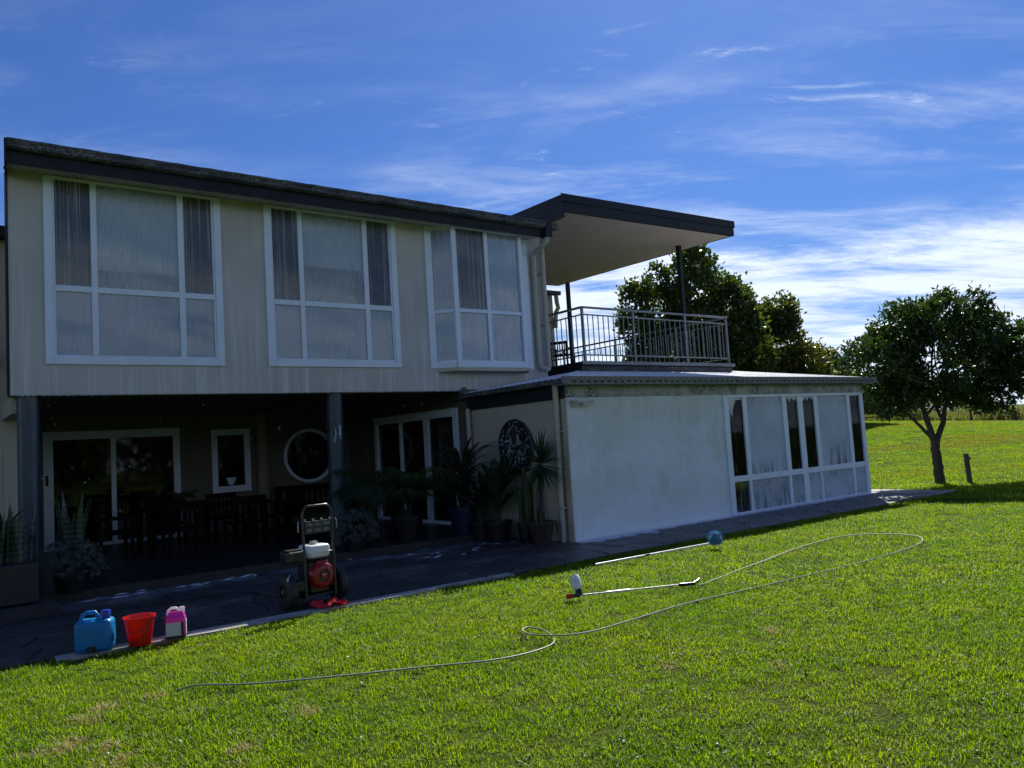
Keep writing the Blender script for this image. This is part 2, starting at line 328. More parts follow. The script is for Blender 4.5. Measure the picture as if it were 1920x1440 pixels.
for rect in ((-9.6, -.02, -1.45, 1.74, .56, .020), (.0, 8.86, -1.45, -.04, .52, .020), (8.88, 9.85, -1.45, .85, .55, .020)):
    for pl in cells(*rect):
        h = .014 + random.uniform(-.004, .004)
        MB().poly(pl, -.01, h, .02, .006).build('paving_stone', M['stone'], path)
k = MB(); na = 150; pr = []
for i in range(na+1):
    a = -7.3 + 4.9*i/na; wob = .03*math.sin(a*1.3)+.02*math.sin(a*3.7+1)
    pr.append((a, -1.56+wob-.02, -1.455))
for i in range(na):
    a0, o0, i0 = pr[i]; a1, o1, i1 = pr[i+1]
    k.add([(a0,o0,.012),(a1,o1,.012),(a1,i1,.022),(a0,i0,.022),(a0,o0,-.1),(a1,o1,-.1)], [(0,1,2,3),(4,5,1,0)])
kerb = struct(k.build('path_edging', M['kerb'])); kerb.location = C1; kerb.rotation_euler = (0, 0, HROT)
t = NT('wet_tile'); n = t.noise(1.5, detail=4); M['tile'] = t.done(t.bsdf(t.mix(t.rng(n, .35, .7), (.018, .018, .022), (.03, .028, .03)), t.rng(t.noise(9), .35, .65, .3, .5), spec=.25))
slab = struct(MB().box(-7.6, -.03, 1.76, 10, -.2, .118).box(-9.5, -6.95, .9, 1.759, -.2, .118).build('porch_floor', M['mortar'])); slab.location = C1; slab.rotation_euler = (0, 0, HROT)
for i in range(15):
    for j in range(10):
        a0 = -7.5+i*.5; b0 = 1.765+j*.6
        MB().poly([(a0, b0), (a0+.49, b0), (a0+.49, b0+.59), (a0, b0+.59)], .11, .13, .004, .002).build('floor_tile', M['tile'], slab)

# ------------------------------------------------------------------ house
house = thing('house', 'two-storey cream house with dark fascia, white windows, balcony and single-storey white annex', 'house', C1, HROT)
def P(mb, name, mat, parent=house, **k): return mb.build(name, M[mat], parent, **k)
def wall_holes(u0, u1, z0, z1, holes, front, back, axis='a', flip=False):
    """wall slab with rectangular openings; u runs along a (or b), front/back are the other coordinate"""
    us = sorted({u0, u1, *[h[0] for h in holes], *[h[1] for h in holes]}); zs = sorted({z0, z1, *[h[2] for h in holes], *[h[3] for h in holes]}); m = MB()
    def pt(u, d, z): return (u, d, z) if axis == 'a' else (d, u, z)
    solid = lambda i, j: 0 <= i < len(us)-1 and 0 <= j < len(zs)-1 and not any(h[0] <= us[i]+1e-6 and us[i+1] <= h[1]+1e-6 and h[2] <= zs[j]+1e-6 and zs[j+1] <= h[3]+1e-6 for h in holes)
    for i in range(len(us)-1):
        for j in range(len(zs)-1):
            if not solid(i, j): continue
            q = [(us[i], zs[j]), (us[i+1], zs[j]), (us[i+1], zs[j+1]), (us[i], zs[j+1])]
            m.add([pt(u, front, z) for u, z in q], [(0,1,2,3)]); m.add([pt(u, back, z) for u, z in q], [(3,2,1,0)])
            for (di, dj, e) in ((0,-1,(0,1)), (1,0,(1,2)), (0,1,(2,3)), (-1,0,(3,0))):
                if not solid(i+di, j+dj):
                    p0, p1 = q[e[0]], q[e[1]]; m.add([pt(p0[0], front, p0[1]), pt(p1[0], front, p1[1]), pt(p1[0], back, p1[1]), pt(p0[0], back, p0[1])], [(0,1,2,3)])
    return m
B0 = 2.75; ZB, ZS = 2.645, 5.69
w1 = (-6.84, -4.46, 3.06, 5.68); w2 = (-3.78, -1.40, 3.06, 5.68); bay = (-.62, 1.42, 3.10, 5.68)
P(wall_holes(-7.25, 1.95, ZB, 5.83, [(w1[0]+.1, w1[1]-.1, w1[2]+.1, 5.64), (w2[0]+.1, w2[1]-.1, w2[2]+.1, 5.64), bay[:3]+(5.64,)], B0, B0+.22), 'upper_wall', 'cream')
# drip bead under the wall: a ragged row of hanging drops
dm = MB()
for i in range(170):
    a = -7.2 + 7.1*(i+random.random()*.6)/170; r = random.uniform(.006, .011)
    dm.lathe([(0, -r*1.6), (r*.8, -r*.6), (r, .3*r), (0, r*1.4)], 6, (a, B0+.012, ZB-.004))
for _ in range(46): 
    r = random.uniform(.004, .008); dm.lathe([(0, -r*1.4), (r, 0), (0, r*1.4)], 6, (random.uniform(-7, -.3), B0+random.uniform(-.02, .05), random.uniform(1.2, 2.6)))
M['water'] = NT('water_drop'); M['water'] = M['water'].done(M['water'].bsdf((.8, .86, .9), .05, spec=1.0))
wd = tag(dm.build('water_drops', M['water'], smooth=True), 'water drops dripping from the lower edge of the upper storey wall', 'water drops'); wd.location = C1; wd.rotation_euler = (0,0,HROT); wd['kind'] = 'stuff'
P(MB().poly([(-7.03, B0+.22), (-6.4, 10), (-6.6, 10), (-7.25, B0+.22)][::-1], ZB, 5.85), 'end_wall', 'cream'); P(MB().box(1.73, 1.95, B0+.22, 10, ZB, 5.95), 'end_wall', 'cream')
P(MB().box(-7.03, 1.73, 9.8, 10, ZB, 5.95), 'rear_wall', 'side')
P(MB().box(-7.03, 1.73, B0+.22, 9.8, ZB+.02, ZB+.14), 'porch_ceiling', 'shaded_lining')
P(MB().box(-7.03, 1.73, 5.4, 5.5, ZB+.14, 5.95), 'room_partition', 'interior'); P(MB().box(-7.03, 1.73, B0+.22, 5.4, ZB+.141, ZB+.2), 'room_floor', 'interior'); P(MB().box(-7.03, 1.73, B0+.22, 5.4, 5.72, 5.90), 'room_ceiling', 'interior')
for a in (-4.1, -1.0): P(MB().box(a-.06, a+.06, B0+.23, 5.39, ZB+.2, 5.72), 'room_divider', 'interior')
# roof: sheet, gutter with moss, fascia board, dirty soffit
P(MB().add([(-7.30,2.27,5.90),(1.62,2.27,5.90),(1.82,10.3,6.25),(-6.60,10.3,6.25),(-7.30,2.27,5.82),(1.62,2.27,5.82),(1.82,10.3,6.15),(-6.60,10.3,6.15)], [(0,1,2,3),(7,6,5,4),(0,4,5,1),(1,5,6,2),(2,6,7,3),(3,7,4,0)]), 'roof', 'dark')
g = MB(); prof = [(2.28, 5.912), (2.145, 5.92), (2.135, 5.885), (2.15, 5.86), (2.145, 5.81), (2.19, 5.785), (2.275, 5.785)]
for i in range(61):
    a = -7.30 + 8.93*i/60
    for (b, z) in prof: g.v.append((a, b+.004*math.sin(i*1.7), z+.003*math.sin(i*2.3)))
n = len(prof)
for i in range(60):
    for k in range(n-1): g.f.append((i*n+k, (i+1)*n+k, (i+1)*n+k+1, i*n+k+1))
g.f.append(tuple(range(n))); g.f.append(tuple(60*n+k for k in range(n))[::-1])
P(g, 'gutter', 'mossy')
P(MB().box(-7.30, 1.62, 2.262, 2.290, 5.618, 5.84), 'fascia_board', 'dark')
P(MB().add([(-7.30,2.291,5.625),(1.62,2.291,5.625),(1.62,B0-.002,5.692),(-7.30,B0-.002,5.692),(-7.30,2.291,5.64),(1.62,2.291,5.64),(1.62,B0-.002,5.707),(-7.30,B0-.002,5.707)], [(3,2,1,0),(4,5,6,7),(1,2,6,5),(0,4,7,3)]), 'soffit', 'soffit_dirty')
P(MB().add([(-7.33,2.16,5.60),(-7.302,2.16,5.60),(-6.60,10.3,5.9),(-6.63,10.3,5.9),(-7.33,2.16,5.915),(-7.302,2.16,5.915),(-6.60,10.3,6.26),(-6.63,10.3,6.26)], [(0,1,5,4),(1,2,6,5),(2,3,7,6),(3,0,4,7),(4,5,6,7),(3,2,1,0)]), 'barge_board', 'dark')
P(MB().box(-7.272, -7.252, B0-.012, B0+.2, ZB, 5.69), 'corner_trim', 'dark')

def window(a0, a1, z0, z1, cols, zt, b=B0, mats=None, blind=None, curtains=True, tops=None):
    """cols: vertical bar intervals; zt: transom interval; glass cells between"""
    fr = MB(); T = .105
    fr.box(a0, a0+T, b-.035, b+.05, z0, z1); fr.box(a1-T, a1, b-.035, b+.05, z0, z1); fr.box(a0+T, a1-T, b-.035, b+.05, z0, z0+T); fr.box(a0+T, a1-T, b-.035, b+.05, z1-.03, z1)
    fr.box(a0+T, a0+T+.03, b-.015, b+.045, z0+T, z1-.03); fr.box(a1-T-.03, a1-T, b-.015, b+.045, z0+T, z1-.03); fr.box(a0+T+.03, a1-T-.03, b-.015, b+.045, z0+T, z0+T+.025)
    f = P(fr, 'window', 'white', bevel=.006)
    for (c0, c1) in cols: P(MB().box(c0, c1, b-.02, b+.044, z0+T+.025, z1-.03), 'mullion', 'white', f, bevel=.005)
    us = [a0+T+.03] + [x for c in cols for x in c] + [a1-T-.03]
    for i in range(0, len(us), 2):
        P(MB().box(us[i], us[i+1], b-.018, b+.042, zt[0], zt[1]), 'transom', 'white', f, bevel=.005)
        for r, (q0, q1) in enumerate(((z0+T+.025, zt[0]), (zt[1], z1-.03))):
            P(MB().box(us[i], us[i+1], b+.010, b+.016, q0, q1), 'pane', mats[r][i//2], f)
    return f, us
def drape(a0, a1, b, z0, z1, parent, mat='curtain', amp=.035, freq=16, name='curtain'):
    m = MB(); N = int((a1-a0)*70)
    for i in range(N+1):
        a = a0+(a1-a0)*i/N; bb = b + amp*math.sin(a*freq*2)+amp*.5*math.sin(a*freq*4.7+1)
        m.v += [(a, bb, z0), (a, bb*.99+b*.01, z1)]
    for i in range(N): m.f.append((i*2, i*2+2, i*2+3, i*2+1))
    return P(m, name, mat, parent, smooth=True)
GU, GD = 'glass_up', 'glass_dark'
f, us = window(*w1, [(-6.265, -6.185), (-5.095, -5.01)], (4.075, 4.16), mats=[[GU, GU, GU], [GD, 'glass_blind', GD]])
P(MB().box(-6.25, -5.02, B0+.06, B0+.064, 4.42, 5.62), 'blind', 'blind', f)
drape(-6.66, -6.15, B0+.16, 3.1, 4.1, f); drape(-6.0, -5.5, B0+.2, 3.1, 4.4, f, amp=.05); drape(-5.45, -4.6, B0+.22, 3.1, 4.3, f)
f, us = window(*w2, [(-3.215, -3.135), (-2.045, -1.96)], (4.065, 4.15), mats=[[GU, GU, GU], [GD, 'glass_blind', GD]])
P(MB().box(-3.2, -1.97, B0+.06, B0+.064, 4.75, 5.62), 'blind', 'blind', f); drape(-3.3, -1.5, B0+.2, 3.1, 4.1, f); drape(-3.1, -2.1, B0+.2, 4.1, 5.2, f); drape(-3.6, -3.3, B0+.26, 3.1, 4.4, f)
# box bay window: angled cheek on the left, two lights in front
bb = 2.50; fb = MB()
aL, aR, bz0, bz1 = -.34, 1.20, 3.05, 5.68
fb.box(-.80, -.66, B0-.03, B0+.05, bz0, 5.68); fb.box(1.42, 1.58, B0-.03, B0+.05, bz0, 5.68)
fb.box(aL-.05, aL+.05, bb-.045, bb+.055, bz0+.002, bz1); fb.box(aR-.04, aR+.04, bb-.045, bb+.05, bz0+.002, bz1)
fb.box(aL+.05, aR-.04, bb-.04, bb+.05, bz0, bz0+.13); fb.box(aL+.05, aR-.04, bb-.04, bb+.05, 5.64, bz1)
bf = P(fb, 'window', 'white', bevel=.006)
def slant(p, q, z0, z1, t0, t1, off=0):
    p, q = Vector((*p, 0)), Vector((*q, 0)); d = (q-p).normalized(); nn = Vector((d.y, -d.x, 0)); m = MB()
    m.add([v+Vector((0,0,z)) for z in (z0, z1) for v in (p+nn*t0, q+nn*t0, q+nn*t1, p+nn*t1)], [(3,2,1,0),(4,5,6,7),(0,1,5,4),(1,2,6,5),(2,3,7,6),(3,0,4,7)]); return m
cl, cr = (-.66, B0), (aL-.045, bb)
P(slant(cl, cr, bz0, bz0+.13, -.04, .03), 'cheek_sill', 'white', bf); P(slant(cl, cr, 5.60, bz1, -.04, .03), 'cheek_head', 'white', bf); P(slant(cl, cr, 4.06, 4.12, -.03, .025), 'cheek_transom', 'white', bf)
P(slant(cl, cr, bz0+.13, 4.06, -.004, .004), 'pane', GU, bf); P(slant(cl, cr, 4.12, 5.60, -.004, .004), 'pane', GU, bf)
cl2, cr2 = (aR+.04, bb), (1.43, B0)
P(slant(cl2, cr2, bz0, bz0+.13, -.04, .03), 'cheek_sill', 'white', bf); P(slant(cl2, cr2, 5.60, bz1, -.04, .03), 'cheek_head', 'white', bf); P(slant(cl2, cr2, bz0+.13, 5.60, -.004, .004), 'pane', GU, bf)
am = .39; P(MB().box(am-.04, am+.04, bb-.03, bb+.04, bz0+.13, 5.64), 'mullion', 'white', bf, bevel=.005)
for (u0, u1) in ((aL+.05, am-.04), (am+.04, aR-.04)):
    P(MB().box(u0, u1, bb-.025, bb+.035, 4.07, 4.14), 'transom', 'white', bf, bevel=.005)
    P(MB().box(u0, u1, bb+.006, bb+.012, bz0+.13, 4.07), 'pane', GU, bf); P(MB().box(u0, u1, bb+.006, bb+.012, 4.14, 5.64), 'pane', GD if u0 < 0 else GU, bf)
P(MB().poly([(-.66, B0-.001), (aL-.06, bb-.05), (aR+.06, bb-.05), (1.44, B0-.001)], 2.985, bz0, 0), 'bay_base', 'side', bf)
P(MB().poly([(-.64, B0+.3), (aL, bb+.06), (aR, bb+.06), (1.42, B0+.3)], bz0+.001, bz0+.02, 0), 'bay_floor', 'side', bf)
drape(-.5, .45, B0+.1, 3.1, 5.6, bf); drape(.5, 1.4, B0+.16, 3.1, 4.9, bf); P(MB().box(.42, 1.17, B0-.1, B0-.096, 5.0, 5.62), 'blind', 'blind', bf)
# downpipes by the corner of the upper storey
def pipe(pts, r, name='downpipe', mat='pipe', parent=house, n=14): return P(MB().tube(pts, r, n), name, mat, parent, smooth=True)
pipe([(1.72,2.24,5.66),(1.72,2.26,5.56),(1.72,2.40,5.47),(1.70,2.60,5.41),(1.70,2.68,5.33),(1.70,2.68,4.2),(1.70,2.68,3.16),(1.74,2.66,3.08),(1.84,2.62,3.04)], .055)
pipe([(1.90,2.64,5.50),(1.90,2.64,4.2),(1.90,2.64,3.12),(1.86,2.62,3.05),(1.78,2.62,3.03)], .052)
for z in (3.95, 5.0): P(MB().box(1.63, 1.97, 2.70, 2.745, z-.015, z+.015), 'pipe_bracket', 'pipe')
P(MB().box(1.64, 1.80, 2.16, 2.34, 5.62, 5.90), 'rainwater_head', 'dark'); P(MB().box(1.80, 1.99, 2.2, 2.34, 5.80, 5.92), 'gutter_end', 'mossy')
# porch under the upper storey
P(wall_holes(-7.03, -2.2, .0, ZB+.02, [(-6.2, -3.95, .12, 2.28), (-3.10, -2.49, 1.05, 2.20)], 7.9, 8.1), 'porch_back_wall', 'shaded_cream')
N = 40; cx, cz, rr = -1.03, 1.63, .555; m = MB(); ring = [(cx+rr*math.cos(2*math.pi*k/N), cz+rr*math.sin(2*math.pi*k/N)) for k in range(N)]
sq = []
for k in range(N):
    an = 2*math.pi*k/N; c_, s_ = math.cos(an), math.sin(an); kx = min((1.06 if c_ > 0 else 1.17)/abs(c_) if abs(c_) > 1e-6 else 9e9, ((ZB+.02-cz) if s_ > 0 else cz)/abs(s_) if abs(s_) > 1e-6 else 9e9); sq.append((cx+c_*kx, cz+s_*kx))
m.add([(x, 7.9, z) for x, z in ring] + [(x, 7.9, z) for x, z in sq] + [(x, 8.1, z) for x, z in ring], [(k, (k+1) % N, N+(k+1) % N, N+k) for k in range(N)] + [(k, 2*N+k, 2*N+(k+1) % N, (k+1) % N) for k in range(N)])
for (cxx, czz, k1) in ((-.05, ZB+.02, 0),): pass
m.add([(-2.2,7.905,0),(-.02,7.905,0),(-.02,7.905,cz-.6),(-2.2,7.905,cz-.6)], [(0,1,2,3)]); m.add([(-2.2,7.905,cz+.6),(-.02,7.905,cz+.6),(-.02,7.905,ZB+.02),(-2.2,7.905,ZB+.02)], [(0,1,2,3)])
P(m, 'porch_back_wall', 'shaded_cream')
rw = MB(); prof = [(.545, .03), (.545, -.04), (.615, -.04), (.615, .0)]; 
for r, d in prof:
    for k in range(N): rw.v.append((cx+r*math.cos(2*math.pi*k/N), 7.895+d, cz+r*math.sin(2*math.pi*k/N)))
for i in range(3):
    for k in range(N): rw.f.append((i*N+k, i*N+(k+1) % N, (i+1)*N+(k+1) % N, (i+1)*N+k))
rwo = P(rw, 'round_window', 'white', smooth=True)
P(MB().add([(cx+.546*math.cos(2*math.pi*k/N), 7.94, cz+.546*math.sin(2*math.pi*k/N)) for k in range(N)], [tuple(range(N))[::-1]]), 'pane', 'glass_clean', rwo)
M['etched'] = plain('etched_motif', (.16, .17, .26), .7, var=.4)
em = MB()
for (ox, oz) in ((-.2, .1), (.08, .13), (-.12, -.08), (.2, .02)):
    for k in range(7): 
        an = random.uniform(0, 6.28); em.tube([(cx+ox+.0, 7.936, cz+oz), (cx+ox+.06*math.cos(an), 7.935, cz+oz+.06*math.sin(an)), (cx+ox+.09*math.cos(an+.6), 7.936, cz+oz+.09*math.sin(an+.6))], .006, 4)
P(em, 'etched_motif', 'etched', rwo, kind='stuff')
def sliding_door(u0, u1, z0, z1, d, axis, bars, glass, s=1):
    """u along the wall; d = wall face; s = side the frame stands proud to"""
    def bx(m, x0, x1, e0, e1, q0, q1): return m.box(x0, x1, min(e0,e1), max(e0,e1), q0, q1) if axis == 'a' else m.box(min(e0,e1), max(e0,e1), x0, x1, q0, q1)
    m = MB(); o, i = d-s*.03, d+s*.08
    bx(m, u0, u0+.17, o, i, z0, z1); bx(m, u1-.13, u1, o, i, z0, z1); bx(m, u0+.17, u1-.13, o, i, z1-.16, z1); bx(m, u0+.17, u1-.13, o, i, z0, z0+.06)
    f = P(m, 'sliding_door', 'white', bevel=.006); us = [u0+.17]
    for (c0, c1) in bars: P(bx(MB(), c0, c1, d-s*.005, d+s*.06, z0+.06, z1-.16), 'stile', 'white', f, bevel=.004); us += [c0, c1]
    us.append(u1-.13)
    for k in range(0, len(us), 2): P(bx(MB(), us[k], us[k+1], d+s*.03, d+s*.036, z0+.06, z1-.16), 'pane', glass, f)
    return f
d1 = sliding_door(-6.32, -3.85, .13, 2.37, 7.9, 'a', [(-5.15, -5.06)], 'glass_clean')
P(MB().box(-6.28, -6.24, 7.83, 7.87, 1.35, 1.55), 'handle', 'dark', d1, bevel=.008)
drape(-5.0, -4.0, 8.25, .15, 2.2, d1, 'curtain_dark', .05, 9)
sw = MB(); 
for q in ((-3.21, -3.09, .95, 2.30), (-2.51, -2.39, .95, 2.30), (-3.09, -2.51, .95, 1.08), (-3.09, -2.51, 2.17, 2.30)): sw.box(q[0], q[1], 7.86, 7.96, q[2], q[3])
swo = P(sw, 'window', 'white', bevel=.006); P(MB().box(-3.10, -2.50, 7.93, 7.936, 1.07, 2.18), 'pane', 'glass_clean', swo)
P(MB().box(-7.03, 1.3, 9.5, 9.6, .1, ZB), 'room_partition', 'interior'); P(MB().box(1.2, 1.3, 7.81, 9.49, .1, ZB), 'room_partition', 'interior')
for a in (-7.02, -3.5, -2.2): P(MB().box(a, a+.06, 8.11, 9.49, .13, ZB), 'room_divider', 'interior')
P(MB().lathe([(.0, 1.105), (.10, 1.105), (.14, 1.24), (.145, 1.26), (.12, 1.255), (.11, 1.2), (0, 1.2)], 20, (-2.80, 8.02, 0)), 'planter_bowl', 'white', swo, smooth=True)
P(MB().box(-3.1, -2.5, 8.1, 8.35, 1.06, 1.10), 'sill', 'white', swo)
# cross wall with the second sliding door, and annex side wall in the same plane
P(wall_holes(2.72, 7.9, .0, ZB+.02, [(3.28, 6.45, .12, 2.22)], -.02, .18, 'b'), 'porch_side_wall', 'shaded_cream')
d2 = sliding_door(3.13, 6.56, .13, 2.36, -.02, 'b', [(4.25, 4.44), (5.36, 5.46)], 'glass_clean')
P(MB().box(1.2, 1.25, 2.9, 7.8, .13, 2.6), 'room_partition', 'interior'); P(MB().box(.19, 1.2, 2.9, 2.95, .13, 2.6), 'room_partition', 'interior'); P(MB().box(.19, 1.2, 7.75, 7.8, .13, 2.6), 'room_partition', 'interior')
P(MB().box(-7.2, -7.0, 4.5, 10, 0, ZB), 'porch_end_wall', 'side')
def column(a, b, r, mat, z0=.12, z1=ZB+.03): return P(MB().lathe([(r, z0), (r, z1)], 28, (a, b, 0)), 'column', mat, smooth=True)
column(-7.03, 2.93, .135, 'column'); c2 = column(-2.62, 2.93, .14, 'column'); column(-2.13, 7.86, .15, 'beigecol')
sm = MB()
for k in range(4):
    z = random.uniform(1.7, 2.25); ph = random.uniform(-2.3, -1.3); pts = [(-2.62+.142*math.cos(ph+.03*math.sin(q*2)), 2.93+.142*math.sin(ph+.03*math.sin(q*2)), z-q*.08) for q in range(random.randint(2, 6))]
    sm.tube(pts, .006, 5)
P(sm, 'soap_run', 'white', c2, kind='stuff')
P(MB().box(-2.46, -2.22, 2.98, 7.9, ZB-.22+.2, ZB+.14), 'beam', 'shaded_cream')
P(MB().box(-2.46, -2.22, 5.0, 7.9, ZB-.06, ZB+.02), 'beam', 'shaded_cream'); P(MB().box(-7.22, -7.04, 3.0, 4.5, 2.42, ZB), 'beam', 'side')
# left wing behind the upper storey
P(MB().box(-11, -7.02, 4.52, 4.7, 0, 5.16), 'wing_wall', 'side'); P(MB().box(-11.2, -7.0, 4.2, 10, 5.16, 5.31), 'wing_roof', 'dark'); P(MB().box(-11, -7.32, 4.33, 4.51, 3.25, 3.42).box(-11, -7.34, 4.30, 4.33, 3.36, 3.47), 'gutter', 'mossy')

# ------------------------------------------------------------------ annex
AH = 2.51
cols_top = [(4.0, 4.44), (4.56, 5.72), (5.86, 6.25), (6.43, 6.84), (6.97, 8.10), (8.23, 8.64)]
P(wall_holes(0, 8.76, .0, AH, [(3.96, 8.68, .03, 2.25)], .0, .16), 'annex_wall', 'annex')
P(MB().box(-.01, 8.78, -.022, -.002, 2.285, 2.50), 'fascia_board', 'annex_fascia')
P(MB().box(-.02, .0, .0, 2.74, 0, AH), 'annex_side_wall', 'side'); P(MB().add([(8.60,.16,0),(8.76,.16,0),(8.76,3.7,0),(8.60,3.7,0),(8.60,.16,2.5),(8.76,.16,2.5),(8.76,3.7,3.05),(8.60,3.7,3.05)], [(0,1,5,4),(1,2,6,5),(2,3,7,6),(3,0,4,7),(4,5,6,7)]), 'annex_side_wall', 'annex')
P(MB().box(-.018, .161, -.012, .0, .0, 2.284), 'corner_board', 'annex')
P(MB().box(.16, 8.6, 3.2, 3.3, 0, 2.85), 'room_partition', 'interior'); P(MB().box(.16, 8.6, .17, 3.2, .0, .02), 'room_floor', 'side')
fr = MB(); fr.box(3.86, 4.0, -.03, .06, .03, 2.27); fr.box(8.64, 8.775, -.03, .06, .03, 2.27); fr.box(4.0, 8.64, -.03, .06, 2.22, 2.27); fr.box(4.0, 8.64, -.035, .06, .03, .06)
aw = P(fr, 'window', 'white', bevel=.005)
for i in range(5):
    c0, c1 = cols_top[i][1], cols_top[i+1][0]; P(MB().box(c0, c1, -.025, .05, .74, 2.22), 'mullion', 'white', aw, bevel=.004)
    k = (c1-c0)*.62 if i != 2 else c1-c0; mm = (c0+c1)/2; P(MB().box(mm-k/2, mm+k/2, -.024, .05, .06, .63), 'mullion', 'white', aw, bevel=.004)
P(MB().box(4.0, 8.64, -.028, .05, .63, .74), 'transom', 'white', aw, bevel=.004)
lower = ['glass_curt', 'glass_foam_thin', 'glass_foam_thin', 'glass_foam_low', 'glass_foam_low', 'glass_foam_low']
M['glass_curt'] = m_pane('thin_film_glass', .35, smin=.4, smax=.8, tint=(.6, .63, .65), droplets=.1, refl=.15)
for i, (c0, c1) in enumerate(cols_top):
    P(MB().box(c0, c1, .008, .014, .74, 2.22), 'pane', 'glass_narrow' if i in (0, 2, 3, 5) else 'glass_foam', aw)
    e = .03; P(MB().box(c0 if i == 0 else c0-e, c1+e if i < 5 else c1, .008, .014, .06, .63), 'pane', lower[i], aw)
# lumps of foam hanging at the tops of the narrow panes and on the large ones
t = NT('foam'); n = t.noise(60, detail=4); M['foam'] = t.done(t.bsdf(t.mix(t.rng(n, .4, .7), (.74, .77, .80), (.55, .58, .62)), .8, normal=t.bump(n, .6, .01)))
for i in (0, 2, 3, 5):
    c0, c1 = cols_top[i]; m = MB(); a = c0
    while a < c1-.01:
        w_ = random.uniform(.025, .06); L = random.uniform(.03, .12)
        if i == 0: L = .05 + .55*max(0, 1-(a-c0)/.26)**1.3*random.uniform(.8, 1.1)
        if i == 5: L = .02
        a1 = min(a+w_, c1); m.add([(a, .004, 2.22), (a1, .004, 2.22), (a1-.006, .004, 2.22-L*.75), ((a+a1)/2, .003, 2.22-L), (a+.006, .004, 2.22-L*.7)], [(0,4,3,2,1)]); a = a1
    P(m, 'foam_drip', 'foam', aw)
drape(3.98, 4.6, .35, .05, .7, aw, 'curtain_dark', .03, 12); drape(4.55, 5.6, .9, .05, 1.6, aw, 'curtain_dark', .04, 8)
P(MB().add([(6.95,.42,.08),(7.55,.42,.08),(7.4,.42,.55),(7.2,.42,.55)], [(0,1,2,3)]), 'room_panel', 'side')
# annex roof: ribbed sheets, hipped at the left end, slotted gutter
SL = .15; rm = MB(); pitch = .15; xs_ = []
a = -.22
while a < 8.85:
    for (da, dz) in ((0, 0), (.035, 0), (.05, .024), (.085, .024), (.10, 0)): xs_.append((a+da, dz))
    a += pitch
bs = [-.25, .6, 1.4, 2.2, 3.0, 3.8]; nb_ = len(bs)
for (a, dz) in xs_:
    for b in bs:
        bq = max(-.25, min(b, a+.02)) if a < 3.8 else b
        rm.v.append((a, bq if a < 3.8 else b, 2.575+SL*((bq if a < 3.8 else b)+.2)+dz))
for i in range(len(xs_)-1):
    for k in range(nb_-1): rm.f.append((i*nb_+k, (i+1)*nb_+k, (i+1)*nb_+k+1, i*nb_+k+1))
P(rm, 'annex_roof', 'roof_sheet')
hm = MB(); i = 0
for b in np.arange(-.1, 2.75, .075): hm.v += [(-.18, b, 2.575+(.018 if i % 2 else 0)), (max(-.18, min(b-.03, 2.4)), b, 2.575+SL*(max(-.18, min(b-.03, 2.4))+.2)+(.018 if i % 2 else 0))]; i += 1
for k in range(i-1): hm.f.append((k*2, k*2+1, k*2+3, k*2+2))
P(hm, 'annex_roof', 'roof_sheet')
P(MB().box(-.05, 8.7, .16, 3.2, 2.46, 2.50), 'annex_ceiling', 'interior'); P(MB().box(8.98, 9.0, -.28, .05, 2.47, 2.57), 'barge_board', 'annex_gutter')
gf_ = P(MB().box(-.30, 8.97, -.285, -.265, 2.478, 2.56).box(-.3, 8.97, -.295, -.26, 2.548, 2.596).box(-.3, 8.97, -.29, -.023, 2.466, 2.479), 'gutter', 'annex_gutter')
sl = MB()
a = -.1
while a < 8.85: sl.box(a, a+.075, -.289, -.284, 2.497, 2.524); a += .15
P(sl, 'gutter_slots', 'dark', gf_, kind='stuff')
g2 = P(MB().box(-.215, -.195, -.255, 2.76, 2.50, 2.575).box(-.195, -.02, -.255, 2.76, 2.495, 2.508), 'gutter', 'mossy')
P(MB().box(-.05, -.021, -.0, 2.75, 2.27, 2.49), 'fascia_board', 'dark')
P(MB().tube([(-.13, 2.66, 2.66), (-.16, 2.72, 2.62), (-.17, 2.74, 2.50)], .06, 12), 'pipe_elbow', 'mossy')
pipe([(-.1, .14, 2.50), (-.1, .14, 2.3), (-.11, .16, 1.2), (-.11, .16, .02)], .05); pipe([(-.09, 2.68, 2.30), (-.09, 2.68, .1)], .045)
for z in (.55, 1.75): P(MB().box(-.17, .0, .08, .22, z-.012, z+.012), 'pipe_bracket', 'pipe')
P(MB().box(-.04, -.02, -.018, .10, .0, 2.27), 'corner_board', 'side')
wl_ = P(MB().box(.05, .17, -.10, -.023, 2.20, 2.235).box(.07, .15, -.055, -.023, 2.14, 2.20), 'floodlight', 'pipe', bevel=.006)
P(MB().obox((.33, -.11, 2.18), (.12, 0, .015), (0, .05, 0), (0, 0, .03)), 'lamp_head', 'pipe', wl_, bevel=.01); P(MB().box(.06, .16, -.101, -.025, 2.136, 2.14), 'lamp_lens', 'white', wl_)

# ------------------------------------------------------------------ balcony and canopy
DZ = 3.19
bal = P(MB().box(2.6, 7.45, 2.42, 9.6, 3.10, DZ), 'balcony_deck', 'dark')
P(MB().box(2.58, 7.50, 2.38, 2.42, 3.13, 3.20), 'deck_edge', 'rail', bal); P(MB().box(2.60, 7.42, 2.425, 2.47, 2.86, 3.10), 'deck_skirt', 'mossy', bal); P(MB().box(2.58, 2.60, 2.42, 4.4, 2.95, 3.19), 'deck_skirt', 'dark', bal)
P(MB().box(7.38, 7.42, 2.47, 9.6, 2.86, 3.10), 'deck_skirt', 'dark', bal)
bs_ = P(MB().box(2.66, 7.36, 2.40, 2.46, 4.295, 4.335), 'balustrade', 'rail', bevel=.008)
P(MB().box(2.66, 2.72, 2.46, 4.4, 4.295, 4.335), 'top_rail', 'rail', bs_); P(MB().box(7.30, 7.36, 2.46, 9.4, 4.295, 4.335), 'top_rail', 'rail', bs_)
